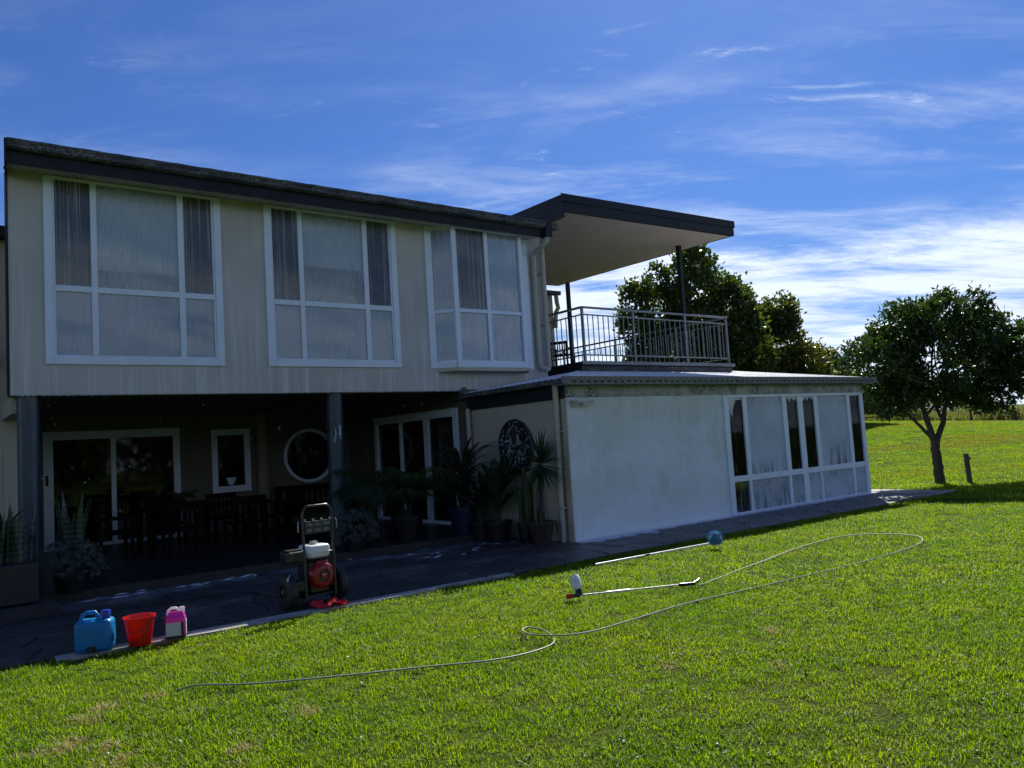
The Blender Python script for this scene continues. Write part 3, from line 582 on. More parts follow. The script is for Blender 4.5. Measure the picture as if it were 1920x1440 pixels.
for z in (4.15, 3.315):
    P(MB().box(2.7, 7.34, 2.42, 2.44, z, z+.028), 'mid_rail', 'rail', bs_); P(MB().box(2.68, 2.70, 2.46, 4.4, z, z+.028), 'mid_rail', 'rail', bs_); P(MB().box(7.32, 7.34, 2.46, 9.4, z, z+.028), 'mid_rail', 'rail', bs_)
posts = [2.69, 4.16, 5.84, 7.33]
for a in posts: P(MB().box(a-.024, a+.024, 2.405, 2.455, DZ+.01, 4.295), 'post', 'rail', bs_, bevel=.004)
for b in (4.0, 6.2, 8.4): P(MB().box(7.306, 7.354, b-.024, b+.024, DZ, 4.295), 'post', 'rail', bs_)
for i in range(3):
    nbal = 10
    for k in range(1, nbal): a = posts[i]+(posts[i+1]-posts[i])*k/nbal; P(MB().box(a-.008, a+.008, 2.422, 2.438, 3.34, 4.15), 'baluster', 'rail', bs_)
for k in range(1, 12): P(MB().box(2.682, 2.698, 2.46+k*.158, 2.476+k*.158, 3.34, 4.15), 'baluster', 'rail', bs_)
for k in range(1, 42): P(MB().box(7.322, 7.338, 2.46+k*.165, 2.476+k*.165, 3.34, 4.15), 'baluster', 'rail', bs_)
can = P(MB().add([(2.35,2.45,6.64),(7.98,2.45,6.74),(7.98,9.2,6.84),(2.35,9.2,6.74),(2.35,2.45,6.30),(7.98,2.45,6.40),(7.98,9.2,6.48),(2.35,9.2,6.38)], [(0,1,2,3),(7,6,5,4),(1,5,6,2),(2,6,7,3),(3,7,4,0),(0,4,5,1)]), 'canopy_roof', 'dark')
P(MB().add([(2.33,2.425,6.665),(8.0,2.425,6.765),(8.0,2.425,6.60),(2.33,2.425,6.50),(2.33,2.448,6.665),(8.0,2.448,6.765),(8.0,2.448,6.60),(2.33,2.448,6.50)], [(3,2,1,0),(0,1,5,4),(2,3,7,6)]), 'flashing', 'dark', can)
P(MB().add([(2.45,2.52,6.297),(7.90,2.52,6.394),(7.90,9.1,6.474),(2.45,9.1,6.374)], [(0,3,2,1)]), 'soffit_lining', 'soffit', can)
for b in (4.1, 5.8, 7.5): P(MB().add([(2.45,b,6.297+(b-2.52)*.0117-.002),(7.90,b,6.394+(b-2.52)*.0122-.002),(7.90,b+.012,6.394+(b-2.52)*.0122-.002),(2.45,b+.012,6.297+(b-2.52)*.0117-.002)], [(0,3,2,1)]), 'lining_joint', 'pipe', can)
P(MB().box(2.30, 2.40, 2.43, 5.5, 6.16, 6.29), 'edge_beam', 'dark', can)
for (a, b) in ((7.40, 3.75), (7.62, 8.35)): P(MB().box(a-.05, a+.05, b-.05, b+.05, DZ+.001, 6.40), 'canopy_post', 'dark')
P(MB().box(1.95, 8.05, 9.61, 9.8, 0, 6.35), 'rear_wall', 'side'); P(MB().box(1.9, 8.25, 9.40, 9.60, 6.25, 6.37), 'gutter', 'mossy'); P(MB().box(7.26, 7.45, 2.6, 9.6, .0, 2.86), 'under_deck_wall', 'side')
pipe([(8.12, 9.5, 6.25), (8.14, 9.5, 6.0), (8.2, 9.52, 5.85), (8.1, 9.54, 5.7), (8.06, 9.55, 5.2)], .07)

# ------------------------------------------------------------------ plants and porch things
def leafmat(n, c, c2, **k): M[n] = m_leaf(n, c, c2, **k)
leafmat('dry', (.46, .36, .21), (.30, .22, .12), trans=.3, rough=.7)
leafmat('magnolia', (.018, .042, .010), (.042, .075, .014), trans=.28, rough=.42); leafmat('darktree', (.032, .058, .013), (.065, .085, .018), trans=.4)
leafmat('yellowtree', (.05, .072, .016), (.095, .092, .02), trans=.42); leafmat('midtree', (.06, .08, .018), (.10, .095, .022), trans=.38); leafmat('palm', (.045, .075, .02), (.06, .08, .02), trans=.25)
leafmat('yucca', (.025, .065, .025), (.035, .075, .025), trans=.15); leafmat('croton', (.05, .04, .03), (.02, .03, .02), trans=.2); leafmat('succulent', (.05, .085, .075), (.07, .09, .08), trans=.1, rough=.6)
t = NT('grass_blade'); oi = t.n.new('ShaderNodeObjectInfo')
def gn(sc_, st, d): mp = t.n.new('ShaderNodeMapping'); mp.inputs['Scale'].default_value = st; t.l.new(oi.outputs['Location'], mp.inputs[0]); nz = t.n.new('ShaderNodeTexNoise'); nz.inputs['Scale'].default_value = sc_; nz.inputs['Detail'].default_value = d; t.l.new(mp.outputs[0], nz.inputs['Vector']); return nz.outputs['Fac']
n1 = gn(.9, (1, 1, 1), 3); n2 = gn(.11, (.5, 2.2, 1), 3); yy = t.n.new('ShaderNodeSeparateXYZ'); t.l.new(oi.outputs['Location'], yy.inputs[0])
c = t.mix(t.rng(n1, .35, .65), (.14, .24, .007), (.21, .28, .011)); c = t.mix(t.math('MULTIPLY', oi.outputs['Random'], .65), c, (.042, .10, .006))
c = t.mix(t.math('MULTIPLY', t.rng(n2, .45, .6), t.rng(yy.outputs[1], 16, 34, 0, .8)), c, (.17, .155, .02))
M['grass'] = t.done(t.mixs(.52, t.bsdf(c, .5, spec=.22), t.shader('ShaderNodeBsdfTranslucent', Color=t.mix(1., c, (1.6, 1.65, .3), 'MULTIPLY'))))
leafmat('clover', (.05, .12, .015), (.08, .15, .02), trans=.3, rough=.5)
leafmat('tallgrass', (.17, .155, .085), (.10, .11, .05), trans=.4, rough=.7)
t = NT('snake_leaf'); x, y, z = t.xyz(); bnd = t.math('SINE', t.math('ADD', t.math('MULTIPLY', z, 95), t.math('MULTIPLY', t.noise(14), 7))); M['snake'] = t.done(t.bsdf(t.mix(t.rng(bnd, -.2, .5), (.018, .042, .024), (.075, .10, .06)), .4))
M['bark'] = plain('bark', (.045, .037, .031), .9, var=.5, scale=20, bump=.8, bscale=35); M['soil'] = plain('soil', (.03, .022, .016), .95)
M['pot_dark'] = plain('dark_pot', (.009, .009, .012), .4); M['pot_blue'] = plain('blue_pot', (.012, .018, .055), .25); M['pot_root'] = plain('urn', (.04, .028, .024), .6, var=.5, scale=12)
M['timber'] = plain('dark_timber', (.006, .005, .0045), .7, var=.4, scale=10, spec=.08)
def pot(parent, r, h, mat, n=28, taper=.72):
    p = P(MB().lathe([(0, 0), (r*taper, 0), (r*.96, h*.9), (r*1.04, h*.91), (r*1.05, h), (r*.93, h), (r*.9, h*.88), (0, h*.88)], n), 'pot', mat, parent, smooth=True)
    P(MB().lathe([(0, h*.885), (r*.9, h*.885)], n), 'soil', 'soil', p); return p
def at(a, b, z=.13): return W(a, b, z)
# trough with striped upright leaves
t1 = thing('planter_trough', 'black trough of tall banded snake plants by the blue column', 'planter', at(-7.62, 1.42), HROT)
P(MB().box(-.5, .5, -.24, .24, 0, .46), 'trough', 'pot_dark', t1, bevel=.02)
for i in range(26):
    m = MB(); m.strap((random.uniform(-.46, .46), random.uniform(-.2, .2), .44), random.uniform(0, 6.28), random.uniform(.0, .14), random.uniform(.38, .78), random.uniform(.06, .09), .12, 7, .35, .03, .55); P(m, 'leaf', 'snake', t1, smooth=True)
ag = thing('bromeliad', 'arching dark rosette plant standing among the banded leaves of the trough', 'plant', at(-7.42, 1.75, .13), 0); pot(ag, .16, .4, 'pot_dark')
for i in range(30):
    m = MB(); m.strap((0, 0, .36+random.uniform(0, .35)), i*2.4, random.uniform(.15, .7), random.uniform(.45, .62), .06, random.uniform(.9, 1.7), 7); P(m, 'leaf', 'yucca', ag, smooth=True)
t2 = thing('snake_plant', 'pot of tall banded snake plant leaves in front of the left sliding door', 'plant', at(-6.62, 2.35), 0); pot(t2, .24, .3, 'pot_dark')
for i in range(20):
    an, rr_ = random.uniform(0, 6.28), random.uniform(0, .17); m = MB(); m.strap((rr_*math.cos(an), rr_*math.sin(an), .26), an, random.uniform(.02, .22), random.uniform(.45, 1.0), random.uniform(.06, .09), .15, 7, .35, .03, .55); P(m, 'leaf', 'snake', t2, smooth=True)
def mound(name, label, loc, R_, n):
    th = thing(name, label, 'plant', loc, 0); pot(th, R_*.6, .22, 'pot_dark'); m = MB()
    for i in range(n):
        z = random.uniform(-.25, 1); an = random.uniform(0, 6.28); q = math.sqrt(max(0, 1-z*z)); c = Vector((q*math.cos(an), q*math.sin(an), z*.95))*R_*random.uniform(.8, 1.05) + Vector((0, 0, R_*.75))
        r = random.uniform(.03, .06); nrm = (c-Vector((0, 0, R_*.6))).normalized(); u = nrm.orthogonal().normalized(); v = nrm.cross(u)
        for k in range(8):
            d = u*math.cos(k*.785)+v*math.sin(k*.785); d2 = u*math.cos(k*.785+.39)+v*math.sin(k*.785+.39); m.add([c, c+d*r+nrm*r*.5, c+d2*r*.55+nrm*r*.1, c+d*r*.55-nrm*r*.05], [(0,3,1,2)])
    P(m, 'foliage', 'succulent', th); return th
mound('succulent_mound', 'grey-green rosette succulent mound beside the planter trough', at(-6.72, 1.78), .38, 260)
mound('succulent_mound', 'round succulent mound behind the pressure washer by the second blue column', at(-2.86, 1.85), .36, 280)
def palm(name, label, loc, h, nf, L, potr, poth, pm, mat='palm'):
    th = thing(name, label, 'plant', loc, 0); pot(th, potr, poth, pm); st = MB()
    for k in range(5): st.tube([(random.uniform(-.08, .08), random.uniform(-.08, .08), poth*.85), (random.uniform(-.12, .12), random.uniform(-.12, .12), h)], [.022, .014], 6)
    P(st, 'stem', 'bark', th)
    for i in range(nf):
        m = MB(); az = i*2.4+random.uniform(-.3, .3); ang = random.uniform(.25, 1.0); p = Vector((0, 0, h*random.uniform(.75, 1.05))); pts = []; LL = L*random.uniform(.75, 1.1)
        for q in range(14):
            d = Vector((math.cos(az)*math.sin(ang), math.sin(az)*math.sin(ang), math.cos(ang))); pts.append((p.copy(), d)); p = p + d*LL/13; ang += .13
        m.tube([q[0] for q in pts], [.008*(1-.055*k) for k in range(14)], 4)
        for k in range(2, 14):
            c, d = pts[k]; sd_ = Vector((-math.sin(az), math.cos(az), 0))
            for sgn in (-1, 1):
                lf = (sd_*sgn + d*.65 - Vector((0,0,.35))).normalized(); l = L*.34*(1-abs(k-7)/11); w_ = Vector((0,0,1)).cross(lf).normalized()*.013
                m.add([c, c+lf*l*.4+w_, c+lf*l-Vector((0,0,l*.25)), c+lf*l*.4-w_], [(0,1,2),(0,2,3)])
        P(m, 'frond', mat, th)
    return th
palm('potted_palm', 'potted palm with arching feathery fronds before the right sliding door', at(-1.68, 2.3), .72, 26, 1.0, .27, .38, 'pot_dark')
palm('potted_palm', 'dark feathery palm crowding the foot of the second blue column', at(-2.25, 2.55), .9, 24, .9, .2, .3, 'pot_dark', 'yucca')
palm('small_palm', 'small leafy plant in a pot on the porch dining table', at(-4.55, 5.1, .895), .16, 12, .30, .075, .1, 'pot_dark')
def broad(name, label, loc, n, h, L, w, pr_, ph, pm, mat, lean=(.1, .7)):
    th = thing(name, label, 'plant', loc, 0); pot(th, pr_, ph, pm); st = MB(); lv = []
    for i in range(n):
        az = i*2.4; le = random.uniform(*lean); hz = random.uniform(ph+.15, h); r_ = (hz-ph)*math.tan(le)*.35
        p = (math.cos(az)*r_, math.sin(az)*r_, hz); st.tube([(0.03*math.cos(az), .03*math.sin(az), ph*.85), (p[0]*.5, p[1]*.5, (hz+ph)/2), p], [.012, .01, .006], 5)
        m = MB(); m.strap(p, az, le+.15, L*random.uniform(.7, 1.1), w*random.uniform(.8, 1.1), random.uniform(.6, 1.5), 6, .3, .03, .45); P(m, 'leaf', mat, th, smooth=True)
    P(st, 'stem', 'bark', th); return th
broad('potted_croton', 'tall leafy plant in the dark blue pot beside the right sliding door', at(-.72, 2.05), 90, 1.35, .46, .085, .27, .46, 'pot_blue', 'croton', (.1, .8))
broad('potted_strelitzia', 'broad-leaved dark plant in a black pot below the round metal wall art', W(-.55, 1.28, .015), 40, 1.0, .62, .15, .23, .34, 'pot_dark', 'yucca', (.1, .6))
broad('potted_dracaena', 'striped arching plant in a black pot between the blue pot and the broad-leaved plant', W(-.62, 1.66, .015), 60, .95, .5, .07, .2, .32, 'pot_dark', 'croton', (.2, 1.0))
cac = thing('potted_cactus', 'ribbed columnar cactus between the broad-leaved plant and the yucca', 'cactus', W(-.34, .78, .015), 0); pot(cac, .17, .3, 'pot_dark')
for (dx, dy, h, r) in ((0, 0, .95, .05), (.09, .03, .72, .045), (-.08, .05, .6, .045), (.02, -.09, .82, .045)):
    m = MB(); N2 = 14
    for zi in range(7):
        z = .26+h*zi/6
        for k in range(N2): rr_ = r*(1 if k % 2 else .75)*(1 if zi < 6 else .4); m.v.append((dx+rr_*math.cos(k*6.283/N2), dy+rr_*math.sin(k*6.283/N2), z))
    for zi in range(6):
        for k in range(N2): m.f.append((zi*N2+k, zi*N2+(k+1) % N2, (zi+1)*N2+(k+1) % N2, (zi+1)*N2+k))
    m.f.append(tuple(6*N2+k for k in range(N2))); P(m, 'stem', 'yucca', cac)
yu = thing('potted_yucca', 'spiky yucca head on a bare trunk in an urn at the annex corner', 'plant', W(-.47, .26, .015), 0)
pot(yu, .22, .36, 'pot_root', taper=.6); P(MB().tube([(0, 0, .3), (.03, -.02, .7), (.02, -.03, 1.05), (.05, -.03, 1.25)], [.035, .03, .03, .035], 8), 'trunk', 'bark', yu, smooth=True)
for i in range(150):
    z = random.uniform(-.9, 1); q = math.acos(z); m = MB(); m.strap((.05, -.03, 1.25+.06*z), random.uniform(0, 6.28), q, random.uniform(.42, .58), .034, .15, 4, .3, .02, .4); P(m, 'leaf', 'yucca', yu)
for i in range(14): m = MB(); m.strap((.08*math.cos(i), .08*math.sin(i), .3), i*2.4, random.uniform(.05, .6), random.uniform(.2, .36), .022, .3, 4, .3, .02, .4); P(m, 'leaf', 'yucca', yu)
rt_ = MB()
for k in range(7): an = -2.2+k*.35; rt_.tube([(.2*math.cos(an), .2*math.sin(an), .36), (.25*math.cos(an), .25*math.sin(an), .33), (.25*math.cos(an+.05), .25*math.sin(an+.05), random.uniform(.08, .2))], .008, 5)
P(rt_, 'trailing_stem', 'bark', yu, kind='stuff')
# round metal wall art
t = NT('art_metal'); n = t.noise(50, detail=4); M['art'] = t.done(t.bsdf(t.mix(t.rng(n, .45, .6), (.03, .032, .04), (.16, .17, .19)), .45, .7)); M['art_pale'] = plain('worn_metal', (.46, .48, .52), .5, .1, var=.4, scale=30)
art = thing('wall_art', 'round pierced metal disc of scrollwork hung on the annex side wall', 'wall art', W(-.04, 1.345, 1.545), HROT)
def yz(r, an, d=0): return (-.02-d, r*math.cos(an), r*math.sin(an))
m = MB(); m.tube([yz(.47, 2*math.pi*k/40) for k in range(41)], .016, 8); P(m, 'rim', 'art', art)
P(MB().add([yz(.46, 2*math.pi*k/40, -.012) for k in range(40)], [tuple(range(40))]), 'backing', 'dark', art)
for k in range(190):
    r = .45*math.sqrt(random.random()); an = random.uniform(0, 6.28); c = Vector(yz(r, an)); q = random.uniform(.018, .04); ph = random.uniform(0, 6.28); ext = random.uniform(2.5, 5)
    m = MB(); m.tube([c+Vector((-.004, q*(1-.1*j)*math.cos(ph+ext*j/7), q*(1-.1*j)*math.sin(ph+ext*j/7))) for j in range(8)], .006, 4); P(m, 'scroll', 'art_pale' if k % 3 else 'art', art)
for (cy, cz_, ry, rz_) in ((.0, .18, .1, .17), (.25, -.05, .075, .085), (-.22, -.05, .075, .085)):
    P(MB().add([(-.035, cy+ry*math.cos(.2618*k), cz_+rz_*math.sin(.2618*k)) for k in range(24)], [tuple(range(24))]), 'medallion', 'art', art)
    P(MB().tube([(-.036, cy+ry*math.cos(.2618*k), cz_+rz_*math.sin(.2618*k)) for k in range(11, 25)], .009, 5), 'medallion_rim', 'art_pale', art)
# table, chairs, bench
tb = thing('dining_table', 'dark timber dining table on the porch', 'table', at(-4.2, 5.1), HROT)
P(MB().box(-1.05, 1.05, -.5, .5, .70, .76), 'table_top', 'timber', tb, bevel=.01)
for x_ in (-.95, .95):
    for y_ in (-.42, .42): P(MB().box(x_-.045, x_+.045, y_-.045, y_+.045, 0, .70), 'leg', 'timber', tb)
def chair(label, loc, rz):
    c = thing('armchair', label, 'chair', loc, rz, 'dark timber armchairs')
    P(MB().box(-.25, .25, -.24, .24, .40, .45), 'seat', 'timber', c, bevel=.01)
    for x_ in (-.26, .26):
        P(MB().box(x_-.025, x_+.025, -.25, -.20, 0, .64), 'leg', 'timber', c); P(MB().obox((x_, .245, .44), (.025, 0, 0), (0, .025, 0), (0, .02, .44)), 'leg', 'timber', c); P(MB().box(x_-.03, x_+.03, -.27, .24, .64, .67), 'armrest', 'timber', c)
    b_ = P(MB().box(-.26, .26, .235, .27, .78, .88), 'backrest', 'timber', c, bevel=.008)
    for k in range(6): P(MB().box(-.21+k*.075, -.175+k*.075, .235, .255, .45, .78), 'slat', 'timber', b_)
    return c
ch = chair('armchair at the left end of the porch dining table', at(-5.65, 5.0), HROT+R(90))
for (a, b, rz, lb) in ((-4.75, 4.25, 180, 'armchair nearest the left sliding door on the lawn side of the table'), (-3.75, 4.25, 180, 'armchair on the lawn side of the table nearer the second blue column'), (-4.6, 5.95, 0, 'armchair behind the table plant on the house side'), (-3.55, 5.95, 0, 'armchair behind the table under the small square window'), (-2.75, 5.1, -90, 'armchair at the right end of the porch dining table')):
    c = copy_tree(ch); c.location = at(a, b); c.rotation_euler = (0, 0, HROT+R(rz)); c['label'] = lb
c = copy_tree(ch); c.location = W(2.95, 3.45, DZ); c.scale = (.7, .7, .62); c.rotation_euler = (0, 0, HROT+R(120)); c['label'] = 'dark chair on the balcony behind the railing'
bn = thing('bench', 'dark slatted bench against the wall below the round window', 'bench', at(-1.15, 7.3), HROT)
P(MB().box(-.85, .85, -.25, .25, .40, .46), 'seat', 'timber', bn); P(MB().box(-.85, .85, .2, .25, .78, .86), 'top_rail', 'timber', bn)
for x_ in (-.8, .8):
    for y_ in (-.22, .22): P(MB().box(x_-.03, x_+.03, y_-.03, y_+.03, 0, .40 if y_ < 0 else .78), 'leg', 'timber', bn)
for k in range(12): P(MB().box(-.74+k*.13, -.69+k*.13, .21, .235, .46, .78), 'slat', 'timber', bn)
# suds on the paving
def suds(name, label, a0, a1, bf_, z, n):
    m = MB()
    for i in range(n):
        a = random.uniform(a0, a1); b = bf_(a); r = random.uniform(.02, .07); k = random.randint(7, 10); vs = [(a+r*1.8*random.uniform(.6, 1.1)*math.cos(6.283*q/k), b+r*random.uniform(.5, 1.0)*math.sin(6.283*q/k), z) for q in range(k)]; h = random.uniform(.004, .014)
        m.add(vs + [(a+r*.3, b, z+h)], [(q, (q+1) % k, k) for q in range(k)])
    o = m.build(name, M['foam'], smooth=True); o.location = C1; o.rotation_euler = (0, 0, HROT); tag(o, label, 'suds'); o['kind'] = 'stuff'
t = NT('suds_film'); n = t.noise(2.4, (1, 2.2, 1), detail=7, rough=.7); n2 = t.noise(30, detail=4); uvx, uvy, uvz = t.xyz('Generated')
edge = t.math('MULTIPLY', t.rng(uvy, 0, .45), t.rng(uvy, 1.0, .8)); fac = t.math('MULTIPLY', t.math('MULTIPLY', t.rng(n, .40, .68), edge), t.rng(n2, .3, .6, .2, .42))
M['suds_film'] = t.done(t.mixs(fac, t.shader('ShaderNodeBsdfTransparent', Color=(1., 1., 1.)), t.bsdf((.55, .62, .74), .6)))
for (lb, q) in (('thin bluish suds film lying along the porch edge', (-7.4, -.35, 1.0, 1.75)), ('thin pale suds film lying along the annex foot', (.0, 8.7, -.45, -.02))):
    o = tag(MB().add([(q[0], q[2], .021), (q[1], q[2], .021), (q[1], q[3], .021), (q[0], q[3], .021)], [(0,1,2,3)]).build('suds_film', M['suds_film']), lb, 'suds'); o.location = C1; o.rotation_euler = (0, 0, HROT); o['kind'] = 'stuff'
suds('soap_suds', 'white soap suds along the foot of the annex wall', .0, 8.7, lambda a: -.04-abs(random.gauss(0, .12 if a < 1.6 else .04)), .018, 900)
suds('soap_suds', 'bluish soap suds washed along the edge of the porch floor', -6.6, -3.0, lambda a: 1.60+random.gauss(0, .10), .018, 26)
suds('soap_suds', 'scattered suds on the paving before the blue pot', -2.4, -.3, lambda a: 1.0+random.gauss(0, .35), .018, 14)

# ------------------------------------------------------------------ things on the lawn and path edge
def plastic(n, c, rough=.3, trans=.0, **k):
    t = NT(n); b = t.bsdf(t.mix(t.rng(t.noise(5), .3, .7), c, sc3(c, .85)), rough)
    M[n] = t.done(t.mixs(trans, b, t.shader('ShaderNodeBsdfTranslucent', Color=c))) if trans else t.done(b)
plastic('blue_plastic', (.010, .22, .52), .35, .3); plastic('cap_blue', (.008, .03, .30), .3); plastic('red_plastic', (.62, .008, .012), .3, .3); plastic('black_plastic', (.012, .012, .014), .35); plastic('white_plastic', (.78, .79, .80), .3, .15)
plastic('pink_plastic', (.75, .06, .50), .25, .35); plastic('red_cloth', (.55, .01, .03), .9); plastic('mop_blue', (.13, .32, .52), .9, .1); plastic('hose_grey', (.21, .215, .17), .55); plastic('black_rubber', (.012, .012, .013), .6); plastic('engine_red', (.30, .006, .012), .3); plastic('clear_plastic', (.75, .70, .75), .2, .5)
M['lance_grey'] = plain('lance_grey', (.34, .34, .33), .5)
M['steel'] = plain('steel', (.45, .46, .48), .3, .9); M['black_paint'] = plain('black_paint', (.02, .021, .024), .3)
t = NT('printed_label'); x, y, z = t.xyz(); rows = t.math('SINE', t.math('MULTIPLY', z, 560)); wd_ = t.noise(190, (1, 1, .25), detail=2); head = t.rng(t.noise(60, (1, 1, .6), detail=1), .52, .56)
M['label'] = t.done(t.bsdf(t.mix(t.math('MULTIPLY', t.rng(rows, .2, .4), t.rng(wd_, .42, .5)), (.60, .62, .64), (.22, .23, .25)), .45))
t = NT('dark_label'); x, y, z = t.xyz(); rows = t.math('SINE', t.math('MULTIPLY', z, 420)); wd_ = t.noise(150, (1, 1, .25), detail=2); M['dark_label'] = t.done(t.bsdf(t.mix(t.math('MULTIPLY', t.rng(rows, .1, .3), t.rng(wd_, .46, .54)), (.02, .02, .022), (.4, .41, .42)), .4))
can_ = thing('jerry_can', 'blue plastic jerry can with a dark blue cap, leftmost on the path edge', 'jerry can', (-3.80, 7.10, .02), R(12))
P(MB().box(-.15, .15, -.095, .095, 0, .275), 'body', 'blue_plastic', can_, bevel=.04, smooth=True)
P(MB().tube([(-.115, 0, .26), (-.10, 0, .315), (-.06, 0, .332), (.0, 0, .332), (.025, 0, .30), (.03, 0, .265)], .017, 10), 'handle', 'blue_plastic', can_, smooth=True)
P(MB().lathe([(.034, .26), (.034, .285), (.041, .286), (.041, .335), (.036, .342), (0, .342)], 20, (.09, 0, 0)), 'cap', 'cap_blue', can_, smooth=True)
P(MB().box(-.045, .03, -.101, -.09, .005, .055), 'tap_recess', 'black_plastic', can_, bevel=.008); P(MB().lathe([(.0, 0), (.016, 0), (.016, .03), (0, .03)], 12, (-.005, -.11, .02)), 'tap', 'black_plastic', can_)
P(MB().box(-.10, .10, -.0978, -.0945, .10, .185), 'embossed_panel', 'blue_plastic', can_, bevel=.003); P(MB().box(.152, .1545, -.05, .05, .08, .2), 'embossed_panel', 'blue_plastic', can_)
for z in (.07, .21): P(MB().box(-.135, .135, -.0985, -.0945, z-.004, z+.004), 'rib', 'blue_plastic', can_)
bk = thing('bucket', 'red plastic bucket between the jerry can and the pink bottle', 'bucket', (-3.47, 7.23, .02), 0)
P(MB().lathe([(0, .004), (.088, .004), (.092, 0), (.128, .235), (.138, .236), (.138, .252), (.124, .252), (.120, .235), (.086, .012), (0, .012)], 36), 'body', 'red_plastic', bk, smooth=True)
P(MB().tube([(-.137*math.cos(q*.314), -.137*math.sin(q*.314)*.75-.06*math.sin(q*.314), .235-.10*math.sin(q*.314)) for q in range(11)], .0035, 6), 'handle', 'black_plastic', bk)
pk = thing('detergent_bottle', 'pink detergent bottle with a white label, rightmost of the three containers', 'bottle', (-3.23, 7.43, .02), R(20))
P(MB().box(-.085, .085, -.065, .065, 0, .20), 'body', 'pink_plastic', pk, bevel=.022, smooth=True)
P(MB().add([(-.08,-.06,.19),(.08,-.06,.19),(.08,.06,.19),(-.08,.06,.19),(-.055,-.03,.235),(.07,-.03,.235),(.07,.03,.235),(-.055,.03,.235)], [(0,1,5,4),(1,2,6,5),(2,3,7,6),(3,0,4,7),(4,5,6,7)]), 'shoulder', 'pink_plastic', pk, bevel=.01, smooth=True)
P(MB().tube([(-.072, 0, .205), (-.062, 0, .25), (-.035, 0, .268), (.0, 0, .268), (.022, 0, .252), (.028, 0, .225)], .0125, 10), 'handle', 'clear_plastic', pk, smooth=True)
P(MB().lathe([(.024, .225), (.024, .272), (0, .272)], 18, (.055, 0, 0)), 'cap', 'clear_plastic', pk, smooth=True)
P(MB().box(-.082, .045, -.0685, -.0655, .028, .145), 'label', 'label', pk); P(MB().box(.0455, .068, -.068, -.0655, .012, .145), 'stripe', 'black_plastic', pk); P(MB().box(.0855, .0885, -.06, .05, .028, .16), 'label', 'label', pk); P(MB().box(-.0835, .0835, -.0675, .0675, .003, .026), 'base_band', 'black_plastic', pk)
# pressure washer
pw = thing('pressure_washer', 'petrol pressure washer with white tank, red engine cover and black wheels', 'pressure washer', (-2.27, 8.66, .015), R(44))
fr = MB(); HW = .175
pts = [(-HW, -.16, .10), (-HW, -.15, .5), (-HW, -.13, .95)] + [(-HW+.07*(1-math.cos(q*.314)), -.13, .95+.11*math.sin(q*.314)) for q in range(1, 6)] + [(HW-.07*(1-math.cos(q*.314)), -.13, .95+.11*math.sin(q*.314)) for q in range(5, 0, -1)] + [(HW, -.13, .95), (HW, -.15, .5), (HW, -.16, .10)]
fr.tube(pts, .0145, 10); P(fr, 'frame', 'black_paint', pw, smooth=True)
P(MB().tube([(-HW, -.16, .11), (-HW, .30, .11), (HW, .30, .11), (HW, -.16, .11)], .0145, 8), 'base_frame', 'black_paint', pw); P(MB().box(-HW, HW, -.14, .28, .118, .128), 'engine_plate', 'black_paint', pw)
pnl = P(MB().box(-HW+.016, HW-.016, -.15, -.135, .77, .90), 'control_panel', 'black_plastic', pw, bevel=.004)
for k in range(3): P(MB().box(-.14+k*.10, -.06+k*.10, -.153, -.1505, .845, .88), 'sticker', 'dark_label', pnl); P(MB().box(-.14+k*.10, -.075+k*.10, -.153, -.1505, .785, .82), 'sticker', 'dark_label', pnl)
for k in range(4): P(MB().tube([(-.15+k*.1, -.14, .90), (-.15+k*.1, -.14, .925)], .012, 8), 'nozzle', 'steel', pw)
for x_ in (-HW-.06, HW+.05): P(MB().tube([(x_, -.15, .80), (x_, -.15, .88), (x_*.95, -.14, .91)], .007, 6), 'gun_hook', 'steel', pw)
tk = P(MB().box(-.10, .16, -.12, .14, .50, .64), 'fuel_tank', 'white_plastic', pw, bevel=.035, smooth=True); P(MB().box(-.112, .172, -.132, .152, .555, .565), 'tank_seam', 'white_plastic', tk, bevel=.004); P(MB().lathe([(.04, .64), (.045, .655), (.045, .672), (0, .676)], 18, (.02, 0, 0)), 'tank_cap', 'steel', tk, smooth=True)
P(MB().box(-.33, -.115, -.07, .12, .47, .60), 'air_filter', 'black_paint', pw, bevel=.03); P(MB().box(-.31, -.14, -.05, .10, .60, .612), 'muffler_guard', 'black_paint', pw, bevel=.005)
P(MB().box(-.08, .14, -.09, .2, .13, .46), 'crankcase', 'black_paint', pw, bevel=.02)
rc = MB(); 
for r, d in ((.065, -.160), (.07, -.168), (.09, -.168), (.125, -.158), (.138, -.14), (.14, -.09)):
    for k in range(28): rc.v.append((.04+r*math.cos(.2244*k), d, .315+r*math.sin(.2244*k)))
for i in range(5):
    for k in range(28): rc.f.append((i*28+k, i*28+(k+1) % 28, (i+1)*28+(k+1) % 28, (i+1)*28+k))
rco = P(rc, 'recoil_cover', 'engine_red', pw, smooth=True); P(MB().tube([(.04, -.155, .315), (.04, -.15, .315)], .068, 24), 'grille', 'black_paint', rco); P(MB().tube([(.04, -.166, .315), (.04, -.15, .315)], .035, 20), 'starter_hub', 'engine_red', rco)
for k in range(10): an = .628*k; P(MB().obox((.04+.105*math.cos(an), -.165, .315+.10*math.sin(an)), (.02*math.cos(an), 0, .02*math.sin(an)), (0, .003, 0), (-.004*math.sin(an), 0, .004*math.cos(an))), 'vent', 'black_plastic', rco)
P(MB().box(.015, .065, -.1685, -.166, .322, .329), 'badge', 'white_plastic', rco); P(MB().box(-.02, .11, -.14, -.09, .42, .47), 'shroud', 'engine_red', pw, bevel=.01)
